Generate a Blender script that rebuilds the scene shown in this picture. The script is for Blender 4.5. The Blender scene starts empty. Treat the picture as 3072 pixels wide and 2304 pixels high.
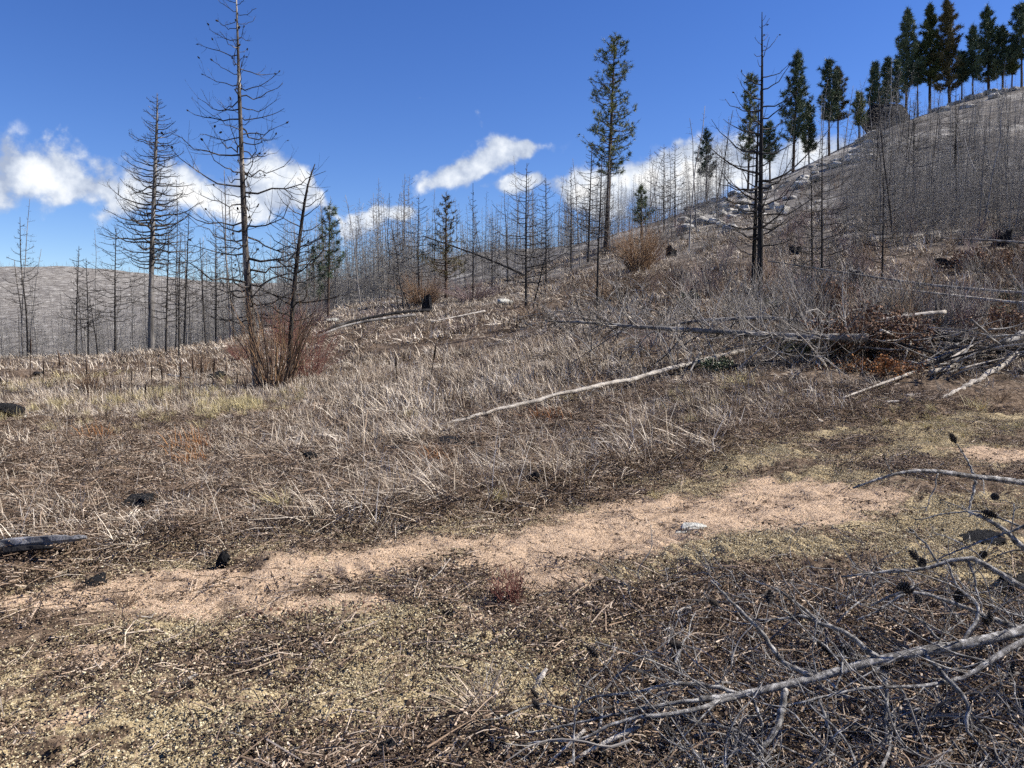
import bpy, math, random
import numpy as np
from mathutils import Vector, Matrix

SC = bpy.context.scene
COL = SC.collection
R = math.radians

# ------------------------------------------------------------------ camera
F = 773.0                      # focal length in pixels of a 1024 wide picture
EYE = 1.65
PITCH = math.atan(54 / F)      # looking slightly down
cam_d = bpy.data.cameras.new('camera')
cam_d.sensor_width = 36
cam_d.lens = 36 * F / 1024
cam_d.clip_start = 0.05
cam_d.clip_end = 6000
cam = bpy.data.objects.new('camera', cam_d)
cam.location = (0, 0, EYE)
cam.rotation_euler = (math.pi / 2 - PITCH, 0, 0)
COL.objects.link(cam)
SC.camera = cam

# ------------------------------------------------------------------ sky and sun
SUN_AZ = R(84)                 # from the view direction (+Y) towards +X
SUN_EL = R(43)
world = bpy.data.worlds.new('World')
SC.world = world
world.use_nodes = True
wt = world.node_tree
wt.nodes.clear()


class NT:
    """small helper to write node trees"""
    def __init__(s, tree): s.t = tree
    def n(s, typ, ins=None, **kw):
        nd = s.t.nodes.new(typ)
        for k, v in kw.items(): setattr(nd, k, v)
        for k, v in (ins or {}).items():
            sk = nd.inputs[k]
            if isinstance(v, bpy.types.NodeSocket): s.t.links.new(v, sk)
            else: sk.default_value = v
        return nd
    def m(s, op, a, b=0.0, c=None, clamp=False):
        d = {0: a, 1: b}
        if c is not None: d[2] = c
        return s.n('ShaderNodeMath', d, operation=op, use_clamp=clamp).outputs[0]
    def mix(s, f, a, b, mode='MIX'):
        nd = s.n('ShaderNodeMix', data_type='RGBA', blend_type=mode)
        for i, v in ((0, f), (6, a), (7, b)):
            if isinstance(v, bpy.types.NodeSocket): s.t.links.new(v, nd.inputs[i])
            else: nd.inputs[i].default_value = (*v, 1) if (i > 0 and len(v) == 3) else v
        return nd.outputs[2]
    def noise(s, vec, scale, detail=4, rough=0.55, dist=0.0):
        return s.n('ShaderNodeTexNoise', {'Vector': vec, 'Scale': scale, 'Detail': detail, 'Roughness': rough, 'Distortion': dist})
    def ramp(s, fac, stops):
        nd = s.n('ShaderNodeValToRGB', {0: fac})
        e = nd.color_ramp.elements
        while len(e) < len(stops): e.new(0.5)
        for el, (p, c) in zip(e, stops):
            el.position = p
            el.color = (*c, 1) if len(c) == 3 else c
        return nd.outputs[0]
    def mapr(s, v, a, b, c=0.0, d=1.0, smooth=True):
        return s.n('ShaderNodeMapRange', {0: v, 1: a, 2: b, 3: c, 4: d}, interpolation_type='SMOOTHSTEP' if smooth else 'LINEAR').outputs[0]


def pix_dir(u, v):
    a = (u - 512) / F
    b = (384 - v) / F
    y = math.cos(PITCH) + b * math.sin(PITCH)
    z = -math.sin(PITCH) + b * math.cos(PITCH)
    return a, y, z


w = NT(wt)
sky = w.n('ShaderNodeTexSky', sky_type='NISHITA', sun_disc=False, sun_elevation=SUN_EL, sun_rotation=SUN_AZ,
          altitude=900, air_density=1.0, dust_density=0.1, ozone_density=4.5)
hs = w.n('ShaderNodeHueSaturation', {'Hue': 0.517, 'Saturation': 1.22, 'Value': 1.08, 'Color': sky.outputs[0]})
tc = w.n('ShaderNodeTexCoord')
nrm = w.n('ShaderNodeVectorMath', {0: tc.outputs['Generated']}, operation='NORMALIZE').outputs[0]
sep = w.n('ShaderNodeSeparateXYZ', {0: nrm})
az = w.m('ARCTAN2', sep.outputs[0], sep.outputs[1])
el = w.m('ARCSINE', sep.outputs[2])
warp = w.noise(nrm, 11.0, 3, 0.6)
wsep = w.n('ShaderNodeSeparateColor', {0: warp.outputs['Color']})
azw = w.m('MULTIPLY_ADD', wsep.outputs[0], 0.09, w.m('SUBTRACT', az, 0.045))
elw = w.m('MULTIPLY_ADD', wsep.outputs[1], 0.075, w.m('SUBTRACT', el, 0.0375))
azn = w.m('MULTIPLY_ADD', azw, 1 / 1.5, 0.5)


def band(rows):
    """a bank of cumulus: centre height, half height and strength over azimuth, rows as (u, v, half height, strength)"""
    st = []
    for (u, v, hh, amp) in rows:
        a, y, z = pix_dir(u, v)
        st.append((math.atan2(a, y) / 1.5 + .5, (math.atan2(z, math.hypot(a, y)), hh / 100, amp / 2)))
    sc_ = w.n('ShaderNodeSeparateColor', {0: w.ramp(azn, st)})
    d = w.m('DIVIDE', w.m('SUBTRACT', elw, sc_.outputs[0]), w.m('MULTIPLY', sc_.outputs[1], 100 / F))
    return w.m('MULTIPLY', w.m('POWER', 0.41, w.m('MULTIPLY', d, d)), w.m('MULTIPLY', sc_.outputs[2], 2.0))


dens = band([(-60, 188, 30, .8), (10, 172, 28, .95), (40, 182, 26, .8), (70, 176, 32, 1.0), (105, 186, 24, .95), (150, 190, 20, .72), (186, 180, 24, .95), (218, 197, 18, .75), (262, 190, 27, 1.15), (298, 192, 20, .95),
             (322, 197, 10, .5), (336, 220, 10, .3), (346, 240, 14, .8), (370, 232, 16, .9), (405, 212, 13, .9), (424, 205, 8, .2), (485, 196, 9, .2), (508, 192, 15, .85), (545, 187, 11, .6),
             (560, 192, 16, .8), (590, 196, 22, 1.05), (640, 186, 26, 1.05), (690, 172, 26, 1.05), (740, 165, 26, 1.0), (800, 168, 24, .8)])
dens = w.m('MAXIMUM', dens, band([(0, 142, 8, .0), (40, 141, 10, .2), (58, 140, 12, .6), (76, 140, 8, .0), (392, 182, 8, .0), (415, 180, 10, .6), (440, 176, 14, .9), (470, 172, 20, 1.0), (500, 153, 17, .95), (522, 146, 9, .6), (548, 150, 6, .2), (570, 150, 6, 0)]))
dens = w.m('MAXIMUM', dens, band([(380, 98, 6, 0), (420, 98, 5, .35), (440, 110, 6, 0), (455, 122, 9, .0), (478, 122, 11, .62), (500, 122, 9, 0)]))
# the same kind of broken cumulus goes on round the rest of the horizon
n_far = w.noise(nrm, 5.0, 2, 0.5)
aba = w.m('ABSOLUTE', az)
ring = w.m('MULTIPLY', w.mapr(aba, 0.66, 0.8), w.m('MULTIPLY', w.mapr(el, 0.02, 0.1), w.mapr(el, 0.34, 0.2)))
dens = w.m('MAXIMUM', dens, w.m('MULTIPLY', ring, w.mapr(n_far.outputs[0], 0.45, 0.7)))
det = w.noise(nrm, 20.0, 6, 0.6)
sunv = w.n('ShaderNodeVectorMath', {0: nrm, 1: (0.022, 0.0, 0.026)}, operation='ADD').outputs[0]
det_s = w.noise(sunv, 20.0, 3, 0.6)
dd = w.m('MULTIPLY_ADD', w.m('SUBTRACT', det.outputs[0], 0.5), 1.7, dens)
alpha = w.m('MULTIPLY', w.mapr(dd, 0.28, 0.72), w.mapr(dens, 0.05, 0.34))
lit = w.m('SUBTRACT', det.outputs[0], det_s.outputs[0])          # billows facing the sun are brighter
thick = w.m('MULTIPLY_ADD', lit, 2.0, w.mapr(dd, 0.25, 1.35, 0.15, 0.85, False), clamp=True)
ccol = w.ramp(thick, [(0.0, (0.40, 0.47, 0.62)), (0.35, (0.58, 0.65, 0.78)), (0.7, (0.82, 0.87, 0.95)), (1.0, (1.0, 1.0, 1.0))])
SKY_STR = 0.08
CLOUD_L = 0.62
ccs = w.n('ShaderNodeVectorMath', {0: ccol, 'Scale': CLOUD_L / SKY_STR}, operation='SCALE').outputs[0]
fin = w.mix(alpha, hs.outputs[0], ccs)
bg = w.n('ShaderNodeBackground', {0: fin, 1: SKY_STR})
wo = w.n('ShaderNodeOutputWorld', {0: bg.outputs[0]})
world.cycles.sampling_method = 'MANUAL'
world.cycles.sample_map_resolution = 512

sun_d = bpy.data.lights.new('sun', 'SUN')
sun_d.energy = 5.0
sun_d.angle = R(0.53)
sun_d.color = (1.0, 0.94, 0.85)
sun = bpy.data.objects.new('sun', sun_d)
sd = Vector((math.sin(SUN_AZ) * math.cos(SUN_EL), math.cos(SUN_AZ) * math.cos(SUN_EL), math.sin(SUN_EL)))
sun.rotation_euler = sd.to_track_quat('Z', 'Y').to_euler()
sun.location = (30, 0, 60)
COL.objects.link(sun)

SC.view_settings.view_transform = 'Standard'
SC.view_settings.look = 'None'
SC.view_settings.exposure = 0.78
SC.view_settings.gamma = 1.0
SC.view_settings.use_curve_mapping = False
SC.cycles.max_bounces = 3
SC.cycles.use_adaptive_sampling = True
SC.cycles.adaptive_threshold = 0.03
SC.cycles.diffuse_bounces = 1
SC.cycles.use_denoising = False

# ------------------------------------------------------------------ noise and terrain
def vnoise(x, y, seed=0):
    xi = np.floor(x); yi = np.floor(y)
    fx = x - xi; fy = y - yi
    fx = fx * fx * (3 - 2 * fx); fy = fy * fy * (3 - 2 * fy)
    def h(a, b):
        s = np.sin(a * 127.1 + b * 311.7 + seed * 74.7) * 43758.5453
        return s - np.floor(s)
    a = h(xi, yi); b = h(xi + 1, yi); c = h(xi, yi + 1); d = h(xi + 1, yi + 1)
    return (a * (1 - fx) + b * fx) * (1 - fy) + (c * (1 - fx) + d * fx) * fy


def fbm(x, y, wl, octv=3, seed=0, gain=0.5):
    t = 0; amp = 1.0; n = 0
    for i in range(octv):
        t = t + amp * (vnoise(x / wl, y / wl, seed + i * 7.3) - 0.5)
        n += amp; amp *= gain; wl *= 0.47
    return t / n * 2          # about -1..1


def sstep(v, a, b):
    t = np.clip((v - a) / (b - a), 0, 1)
    return t * t * (3 - 2 * t)


def P(u, v, Y):
    """world point that lies in direction of (u, v) at forward distance Y"""
    a, y, z = pix_dir(u, v)
    return np.array([a / y * Y, Y, EYE + z / y * Y])


V = lambda v: ('v', v)
TAB = {
    -300: [(2, 0), (8, 0), (20, 0), (45, 0.3), (60, -4), (100, -12), (200, -24), (350, -28), (600, -10), (1000, 45), (1400, 115), (2200, 100)],
    0:   [(2, 0), (8, 0), (20, 0), (30, .05), (45, V(355)), (60, -3.5), (100, -11), (200, -22), (350, -25), (600, -5), (1000, V(300)), (1400, V(262)), (2200, V(285))],
    110: [(2, 0), (8, 0), (20, 0), (30, .1), (45, V(350)), (60, -3), (100, -10), (200, -20), (350, -22), (600, -3), (1000, V(303)), (1400, V(267)), (2200, V(288))],
    200: [(2, 0), (8, 0), (22, 0), (45, V(345)), (60, -1.5), (100, -7), (200, -14), (350, -12), (600, 5), (1000, V(305)), (1400, V(283)), (2200, V(295))],
    300: [(2, 0), (8, 0), (22, V(388)), (35, V(347)), (50, V(314)), (70, 3.0), (100, 2.3), (200, 0), (350, 0), (600, 10), (1000, V(300)), (1400, V(284)), (2200, V(292))],
    400: [(2, 0), (8, 0), (17, V(400)), (28, V(356)), (45, V(310)), (80, V(291)), (150, V(281)), (350, V(278)), (1000, V(280)), (1400, V(275)), (2200, V(285))],
    450: [(2, 0), (8, 0), (17, V(400)), (28, V(352)), (45, V(307)), (80, V(285)), (150, V(272)), (350, V(270)), (1400, V(272)), (2200, V(285))],
    530: [(2, 0), (8, 0), (15, V(402)), (26, V(346)), (40, V(304)), (60, V(281)), (100, V(260)), (150, V(256)), (300, V(260)), (1400, V(274)), (2200, V(285))],
    600: [(2, 0), (8, 0.02), (13, V(420)), (17, V(380)), (25, V(322)), (32, V(300)), (48, V(270)), (80, V(237)), (110, V(241)), (200, V(258)), (1400, V(272)), (2200, V(285))],
    750: [(2, 0), (8, .05), (13.5, V(400)), (16, V(372)), (20, V(338)), (28, V(300)), (38, V(270)), (52, V(240)), (80, V(200)), (95, V(188)), (130, V(193)), (250, V(215)), (1400, V(260)), (2200, V(280))],
    900: [(2, 0), (6, .03), (10, V(440)), (14, V(390)), (18, V(350)), (26, V(302)), (38, V(262)), (60, V(202)), (85, V(150)), (110, V(113)), (140, V(117)), (250, V(150)), (1400, V(250)), (2200, V(280))],
    1024: [(2, 0), (6, .04), (8.5, V(470)), (12, V(420)), (15, V(380)), (19, V(340)), (26, V(302)), (38, V(254)), (55, V(202)), (78, V(150)), (100, V(110)), (122, V(79)), (160, V(86)), (300, V(140)), (1400, V(245)), (2200, V(280))],
    1350: [(2, 0), (6, .1), (12, .6), (19, 2.2), (26, 4), (38, 8), (55, 14.5), (78, 25), (100, 36), (122, 47), (160, 52), (300, 60), (1400, 130), (2200, 100)],
}
NPHI, NLR = 260, 300
PH = np.linspace(-math.pi, math.pi, NPHI)
LR = np.linspace(math.log(1.0), math.log(2600), NLR)
cols_phi, cols_z = [], []
for u, rows in sorted(TAB.items()):
    a, y, z0 = pix_dir(u, 330)
    rr, zz = [], []
    for (Y, z) in rows:
        p = P(u, z[1], Y) if isinstance(z, tuple) else np.array([a / y * Y, Y, z])
        rr.append(math.log(math.hypot(p[0], p[1]))); zz.append(p[2])
    cols_phi.append(math.atan2(a, y))
    cols_z.append(np.interp(LR, rr, zz))
# behind the camera the slope evens out
cols_phi = [-math.pi, -1.7] + cols_phi + [1.7, math.pi]
flat = np.interp(LR, [0, math.log(20), math.log(120), math.log(2600)], [0, 0, -6, -60])
upz = np.interp(LR, [0, math.log(8), math.log(40), math.log(120), math.log(2600)], [0, .3, 7, 38, 130])
cols_z = [flat * .5 + upz * .2, flat] + cols_z + [upz, flat * .5 + upz * .2]
cz = np.array(cols_z)
ZG = np.empty((NPHI, NLR))
for j in range(NLR):
    ZG[:, j] = np.interp(PH, cols_phi, cz[:, j])


def blur(A, k, ax):
    ker = np.hanning(k + 2)[1:-1]; ker /= ker.sum()
    pad = [(0, 0), (0, 0)]; pad[ax] = (k // 2, k // 2)
    B = np.pad(A, pad, mode='edge')
    return np.apply_along_axis(lambda c: np.convolve(c, ker, 'valid'), ax, B)


ZG = blur(blur(ZG, 9, 0), 13, 1)

# the upper edge of the dirt track, in metres on the ground
EDGE_X = [-30, -8, -3.1, -2.5, -1.6, -.7, .46, 1.9, 4.0, 8.4, 30]
EDGE_Y = [-8, 2.2, 4.67, 5.2, 5.75, 6.0, 7.3, 8.7, 10.6, 12.7, 22]


def along(x, y):
    return (x * .87 + y * .5) * .33, -x * .5 + y * .87


def meadow_d(x, y):
    """signed distance-like value, positive in the meadow above the track"""
    e = np.interp(x, EDGE_X, EDGE_Y)
    return (y - e) * 0.85 + fbm(x, y, 1.3, 3, 5) * .35 + fbm(x, y, .25, 2, 9) * .1


def H(x, y, fine=True):
    x = np.asarray(x, float); y = np.asarray(y, float)
    r = np.maximum(np.hypot(x, y), 1e-3)
    ph = np.arctan2(x, y)
    fi = np.clip((ph + math.pi) / (2 * math.pi) * (NPHI - 1), 0, NPHI - 1.001)
    lj = np.clip((np.log(np.maximum(r, 1.0)) - LR[0]) / (LR[-1] - LR[0]) * (NLR - 1), 0, NLR - 1.001)
    i = fi.astype(int); j = lj.astype(int)
    a = fi - i; b = lj - j
    z = (ZG[i, j] * (1 - a) + ZG[i + 1, j] * a) * (1 - b) + (ZG[i, j + 1] * (1 - a) + ZG[i + 1, j + 1] * a) * b
    z = z + fbm(x, y, 7.0, 3, 1) * .16 * sstep(r, 8, 30)
    z = z + fbm(x, y, 22.0, 4, 2) * .9 * sstep(r, 40, 90)
    z = z + fbm(x, y, 160.0, 4, 3) * 9 * sstep(r, 150, 500)
    md = meadow_d(x, y)
    z = z + .13 * sstep(md, -.1, .5) * (1 - sstep(r, 14, 26))
    if fine:
        near = 1 - sstep(r, 14, 30)
        rough = .5 + .5 * (1 - dirt_m(x, y))
        ax, ay = along(x, y)
        z = z + near * (fbm(ax, ay, .22, 3, 13) * .05 + fbm(ax, ay, .07, 2, 14) * .022)
        z = z + near * rough * (fbm(x, y, .55, 3, 11) * .06 + fbm(x, y, .14, 3, 12) * .05)
        # cleat marks left by a tracked machine
        for (cx, cy, rx, ry, ang) in TRACKS:
            wgt = np.exp(-(((x - cx) / rx) ** 2 + ((y - cy) / ry) ** 2) ** 2)
            s = (x * math.cos(ang) + y * math.sin(ang)) + fbm(x, y, .6, 2, 15) * .08
            z = z + wgt * .03 * np.sin(s * 2 * math.pi / .15)
    return z


def flatG(u, v):
    a, y, z = pix_dir(u, v)
    t = -EYE / z
    return a * t, y * t


def ell(u, v, ru, rv):
    x, y = flatG(u, v)
    x2, _ = flatG(u + ru, v)
    _, y1 = flatG(u, v - rv); _, y2 = flatG(u, v + rv)
    return (x, y, abs(x2 - x), (y1 - y2) / 2)


DIRT = [ell(*e) for e in [(40, 606, 150, 14), (150, 588, 110, 10), (260, 574, 90, 9), (370, 562, 90, 12), (440, 548, 50, 8), (545, 552, 70, 22), (610, 535, 90, 24), (700, 515, 110, 20),
                          (800, 505, 90, 18), (990, 466, 40, 7), (330, 600, 60, 13), (110, 655, 70, 10), (540, 592, 60, 14), (480, 622, 50, 9), (200, 610, 40, 8)]]
TRACKS = [(*ell(745, 560, 110, 28), 0.75), (*ell(640, 590, 60, 16), 0.75), (*ell(380, 575, 70, 10), 0.6)]


def dirt_m(x, y):
    d = np.zeros_like(np.asarray(x, float))
    wx = x + fbm(x, y, .8, 3, 21) * .28
    wy = y + fbm(x, y, .8, 3, 22) * .28
    for (cx, cy, rx, ry) in DIRT:
        d = np.maximum(d, np.exp(-(((wx - cx) / rx) ** 2 + ((wy - cy) / ry) ** 2) ** 1.5 * .8))
    ax, ay = along(x, y)
    return sstep(d + fbm(ax, ay, .3, 3, 23) * .42 + fbm(ax, ay, .1, 2, 24) * .3, .30, .58)


def litter_m(x, y):
    """brown needle and leaf litter lies thick towards the fallen crown"""
    x0, y0 = flatG(905, 700)
    d = np.exp(-(((x - x0) / 1.45) ** 2 + ((y - y0) / 1.35) ** 2) * .8)
    x1, y1 = flatG(430, 770)
    d = np.maximum(d, .8 * np.exp(-(((x - x1) / .9) ** 2 + ((y - y1) / .55) ** 2)))
    x2, y2 = flatG(470, 600)
    d = np.maximum(d, .45 * np.exp(-(((x - x2) / 1.2) ** 2 + ((y - y2) / .8) ** 2)))
    return sstep(d + fbm(x, y, .5, 3, 31) * .35, .25, .6)


def moss_m(x, y):
    ax, ay = along(x, y)
    n = fbm(ax, ay, .45, 4, 41)
    road = 1 - sstep(meadow_d(x, y), -.5, .6)
    x1, y1 = flatG(200, 740)
    bright = np.exp(-(((x - x1) / .9) ** 2 + ((y - y1) / .5) ** 2))
    return np.clip(road * sstep(n + bright * .5, -.25, .25) * (1 - litter_m(x, y) * .85), 0, 1) * (1 - dirt_m(x, y))


def G(u, v, dz=0.0):
    """point on the ground seen in direction (u, v)"""
    a, y, z = pix_dir(u, v)
    n = math.hypot(a, y)
    t = np.exp(np.linspace(math.log(1.5), math.log(1800), 3000)) / n
    gz = H(a * t, y * t, False)
    rz = EYE + z * t - dz
    k = np.argmax(gz > rz)
    if not (gz > rz).any() or t[k] * n > 175:      # above the near skyline: take the crest itself
        e = np.where((t * n < 150) & (t * n > 30), (gz - EYE) / t, -9)
        k = np.argmax(e)
    return np.array([a * t[k], y * t[k], gz[k]])


# ------------------------------------------------------------------ mesh helpers
def cr(a, b):
    return np.stack([a[..., 1] * b[..., 2] - a[..., 2] * b[..., 1], a[..., 2] * b[..., 0] - a[..., 0] * b[..., 2], a[..., 0] * b[..., 1] - a[..., 1] * b[..., 0]], -1)


class MB:
    def __init__(s):
        s.v = []; s.q = []; s.t = []; s.a = []; s.n = 0
    def add(s, v, q=None, t=None, tint=0.5):
        v = np.asarray(v, float).reshape(-1, 3)
        if q is not None and len(q): s.q.append(np.asarray(q, int).reshape(-1, 4) + s.n)
        if t is not None and len(t): s.t.append(np.asarray(t, int).reshape(-1, 3) + s.n)
        s.a.append(np.broadcast_to(np.asarray(tint, float), (len(v),)))
        s.v.append(v); s.n += len(v)
    def tube(s, pts, rad, sides=5, tint=0.5, cap=True):
        pts = np.asarray(pts, float); n = len(pts)
        rad = np.broadcast_to(np.asarray(rad, float), (n,))
        d = np.gradient(pts, axis=0)
        d /= np.maximum(np.linalg.norm(d, axis=1, keepdims=True), 1e-9)
        ref = np.array([0, 0, 1.0]) if abs(d[:, 2]).mean() < .75 else np.array([1.0, 0.15, 0])
        e1 = cr(d, ref); e1 /= np.maximum(np.linalg.norm(e1, axis=1, keepdims=True), 1e-9)
        e2 = cr(d, e1)
        an = np.arange(sides) * 2 * math.pi / sides
        vv = pts[:, None, :] + rad[:, None, None] * (np.cos(an)[None, :, None] * e1[:, None, :] + np.sin(an)[None, :, None] * e2[:, None, :])
        i = np.arange(n - 1)[:, None] * sides; k = np.arange(sides)[None, :]; k2 = (k + 1) % sides
        q = np.stack([i + k, i + k2, i + sides + k2, i + sides + k], -1).reshape(-1, 4)
        t = None
        vv = vv.reshape(-1, 3)
        if cap:
            vv = np.vstack([vv, pts[0], pts[-1]])
            kk = np.arange(sides); kk2 = (kk + 1) % sides
            b = (n - 1) * sides
            t = np.vstack([np.stack([np.full(sides, n * sides), kk2, kk], -1), np.stack([np.full(sides, n * sides + 1), b + kk, b + kk2], -1)])
        s.add(vv, q, t, tint)
    def mesh(s, name, mat, smooth=True):
        me = bpy.data.meshes.new(name)
        if s.n == 0: return me
        v = np.vstack(s.v)
        q = np.vstack(s.q) if s.q else np.zeros((0, 4), int)
        t = np.vstack(s.t) if s.t else np.zeros((0, 3), int)
        me.vertices.add(len(v)); me.vertices.foreach_set('co', v.astype(np.float32).ravel())
        loops = np.concatenate([q.ravel(), t.ravel()])
        me.loops.add(len(loops)); me.loops.foreach_set('vertex_index', loops.astype(np.int32))
        me.polygons.add(len(q) + len(t))
        st = np.concatenate([np.arange(len(q)) * 4, len(q) * 4 + np.arange(len(t)) * 3])
        me.polygons.foreach_set('loop_start', st.astype(np.int32))
        me.polygons.foreach_set('use_smooth', np.full(len(st), smooth))
        at = me.attributes.new('tint', 'FLOAT', 'POINT')
        at.data.foreach_set('value', np.concatenate(s.a).astype(np.float32))
        me.update(calc_edges=True)
        me.materials.append(mat)
        return me


def obj(name, me, parent=None, loc=None, rot=None, scale=None):
    o = bpy.data.objects.new(name, me)
    COL.objects.link(o)
    if parent is not None: o.parent = parent
    if loc is not None: o.location = loc
    if rot is not None: o.rotation_euler = rot
    if scale is not None: o.scale = scale
    return o


def tag(o, label=None, cat=None, group=None, kind=None):
    if label: o['label'] = label
    if cat: o['category'] = cat
    if group: o['group'] = group
    if kind: o['kind'] = kind
    return o


def empty(name, loc, label, cat, group=None, rz=0.0):
    o = bpy.data.objects.new(name, None)
    o.empty_display_size = .1
    o.location = loc; o.rotation_euler = (0, 0, rz)
    COL.objects.link(o)
    return tag(o, label, cat, group)


# ------------------------------------------------------------------ materials
def material(name, build, rough=.85, spec=.2):
    m = bpy.data.materials.new(name)
    m.use_nodes = True
    t = NT(m.node_tree)
    b = m.node_tree.nodes['Principled BSDF']
    b.inputs['Roughness'].default_value = rough
    b.inputs['Specular IOR Level'].default_value = spec
    r = build(t, b)
    if r is not None: m.node_tree.links.new(r, b.inputs['Base Color'])
    return m


def bump(t, b, h, strength, dist):
    nd = t.n('ShaderNodeBump', {'Strength': strength, 'Distance': dist, 'Height': h})
    t.t.links.new(nd.outputs[0], b.inputs['Normal'])


def bark(name, dark, mid, pale, lo=.42, hi=.62, sc=1.0, bd=.02, zs=.28):
    def f(t, b):
        tc = t.n('ShaderNodeTexCoord')
        oi = t.n('ShaderNodeObjectInfo')
        off = t.n('ShaderNodeVectorMath', {0: tc.outputs['Object'], 1: oi.outputs['Random']}, operation='ADD').outputs[0]
        mp = t.n('ShaderNodeMapping', {'Vector': off, 'Scale': (1, 1, zs)})
        a = t.noise(mp.outputs[0], 2.3 * sc, 5, .6, .4)
        f2 = t.noise(mp.outputs[0], 30 * sc, 3, .6)
        k = t.m('ADD', a.outputs[0], t.m('MULTIPLY', t.m('SUBTRACT', f2.outputs[0], .5), .35))
        c = t.ramp(k, [(lo - .12, dark), ((lo + hi) / 2, mid), (hi + .1, pale)])
        bump(t, b, f2.outputs[0], .7, bd)
        return c
    return material(name, f, .9, .1)


def tinted(name, stops, rnd=.35, rough=.85, spec=.15, trans=0.0, pos=0.0, psc=.35):
    """colour ramp over the per-vertex tint, shifted for each instance and slowly over the place"""
    def f(t, b):
        at = t.n('ShaderNodeAttribute', attribute_name='tint')
        oi = t.n('ShaderNodeObjectInfo')
        k = t.m('ADD', at.outputs['Fac'], t.m('MULTIPLY', t.m('SUBTRACT', oi.outputs['Random'], .5), rnd))
        if pos:
            ge = t.n('ShaderNodeNewGeometry')
            n = t.noise(ge.outputs['Position'], psc, 3, .5)
            k = t.m('ADD', k, t.m('MULTIPLY', t.m('SUBTRACT', n.outputs[0], .5), pos))
        c = t.ramp(k, stops)
        if trans: b.inputs['Subsurface Weight'].default_value = 0
        return c
    return material(name, f, rough, spec)


M = {}
M['char'] = bark('charred_bark', (.008, .008, .009), (.028, .027, .028), (.11, .105, .10), .45, .68)
M['snag'] = bark('burnt_bark', (.018, .016, .015), (.055, .05, .046), (.30, .27, .235), .44, .66)
M['grey'] = bark('weathered_grey_bark', (.05, .047, .045), (.17, .16, .15), (.42, .40, .37), .38, .62)
M['tall'] = bark('scorched_peeling_bark', (.02, .018, .017), (.12, .105, .092), (.52, .47, .40), .44, .6, 1.4)
M['ash'] = bark('ash_grey_bark', (.07, .066, .062), (.22, .21, .20), (.46, .44, .41), .38, .62)
M['pale'] = bark('bleached_wood', (.10, .09, .08), (.42, .38, .33), (.60, .56, .50), .40, .60, 2.6, .03, 1.0)
M['pinebark'] = bark('pine_bark', (.03, .022, .018), (.085, .06, .045), (.20, .14, .10), .4, .64)
M['twig'] = tinted('twig_bark', [(0, (.035, .032, .03)), (.5, (.13, .12, .11)), (1, (.42, .39, .355))], .4)
M['nearbark'] = bark('grey_flaky_bark', (.03, .027, .025), (.22, .21, .20), (.66, .64, .61), .40, .58, 16.0, .02, 1.0)
M['cone'] = tinted('cone_scale', [(0, (.018, .015, .014)), (.6, (.07, .06, .052)), (1, (.30, .27, .24))], .3)
M['needle'] = tinted('pine_needles', [(0, (.03, .042, .017)), (.5, (.085, .115, .042)), (1, (.21, .225, .085))], .35, .6, .25)
M['needle_blue'] = tinted('blue_green_needles', [(0, (.026, .042, .026)), (.5, (.078, .115, .066)), (1, (.18, .215, .115))], .35, .6, .25)
M['needle_scorch'] = tinted('scorched_needles', [(0, (.05, .045, .02)), (.5, (.12, .105, .045)), (1, (.22, .18, .09))], .35, .6, .2)
M['straw'] = tinted('dry_straw', [(0, (.04, .028, .019)), (.28, (.15, .108, .074)), (.6, (.47, .38, .28)), (1, (.80, .71, .58))], .75, .7, .25, pos=.8, psc=.6)
M['straw_y'] = tinted('yellow_bunchgrass', [(0, (.12, .09, .04)), (.5, (.46, .38, .19)), (1, (.68, .60, .36))], .2, .7, .2)
M['straw_br'] = tinted('brown_dead_weed', [(0, (.03, .02, .015)), (.5, (.14, .095, .065)), (1, (.36, .27, .19))], .5)
M['russet'] = tinted('russet_weed', [(0, (.08, .03, .012)), (.5, (.28, .115, .04)), (1, (.45, .24, .10))], .2)
M['willow'] = tinted('willow_stem', [(0, (.03, .022, .018)), (.35, (.10, .07, .052)), (.7, (.20, .125, .08)), (1, (.34, .22, .12))], .1)
M['redtwig'] = tinted('red_twig', [(0, (.07, .03, .025)), (.5, (.20, .085, .07)), (1, (.32, .17, .13))], .15)
M['orangetwig'] = tinted('orange_twig', [(0, (.07, .04, .026)), (.5, (.20, .125, .078)), (1, (.34, .235, .15))], .15)
M['mauvetwig'] = tinted('mauve_twig', [(0, (.08, .055, .055)), (.5, (.19, .14, .135)), (1, (.33, .26, .245))], .15)
M['leafbrown'] = tinted('dead_oak_leaf', [(0, (.05, .028, .018)), (.5, (.17, .095, .058)), (1, (.42, .28, .19))], .1)
M['leafgreen'] = tinted('evergreen_leaf', [(0, (.012, .02, .010)), (.5, (.04, .062, .025)), (1, (.13, .16, .08))], .1, .5, .3)
M['litter'] = tinted('leaf_litter', [(0, (.03, .022, .016)), (.35, (.12, .083, .057)), (.7, (.30, .215, .15)), (1, (.58, .48, .38))], .3)
M['moss'] = tinted('pale_moss', [(0, (.16, .12, .068)), (.4, (.34, .275, .165)), (.75, (.52, .445, .285)), (1, (.66, .59, .42))], .3)
M['grit'] = tinted('granite_grit', [(0, (.17, .115, .075)), (.4, (.42, .30, .20)), (.8, (.58, .45, .32)), (1, (.70, .60, .48))], .25)
M['black'] = bark('charcoal', (.004, .004, .0045), (.016, .016, .017), (.10, .10, .105), .42, .64, 7.0, .03, 1.0)
M['pellet'] = tinted('pellet_brown', [(0, (.05, .025, .016)), (.5, (.13, .065, .045)), (1, (.22, .13, .095))], .4, .6, .3)
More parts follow.
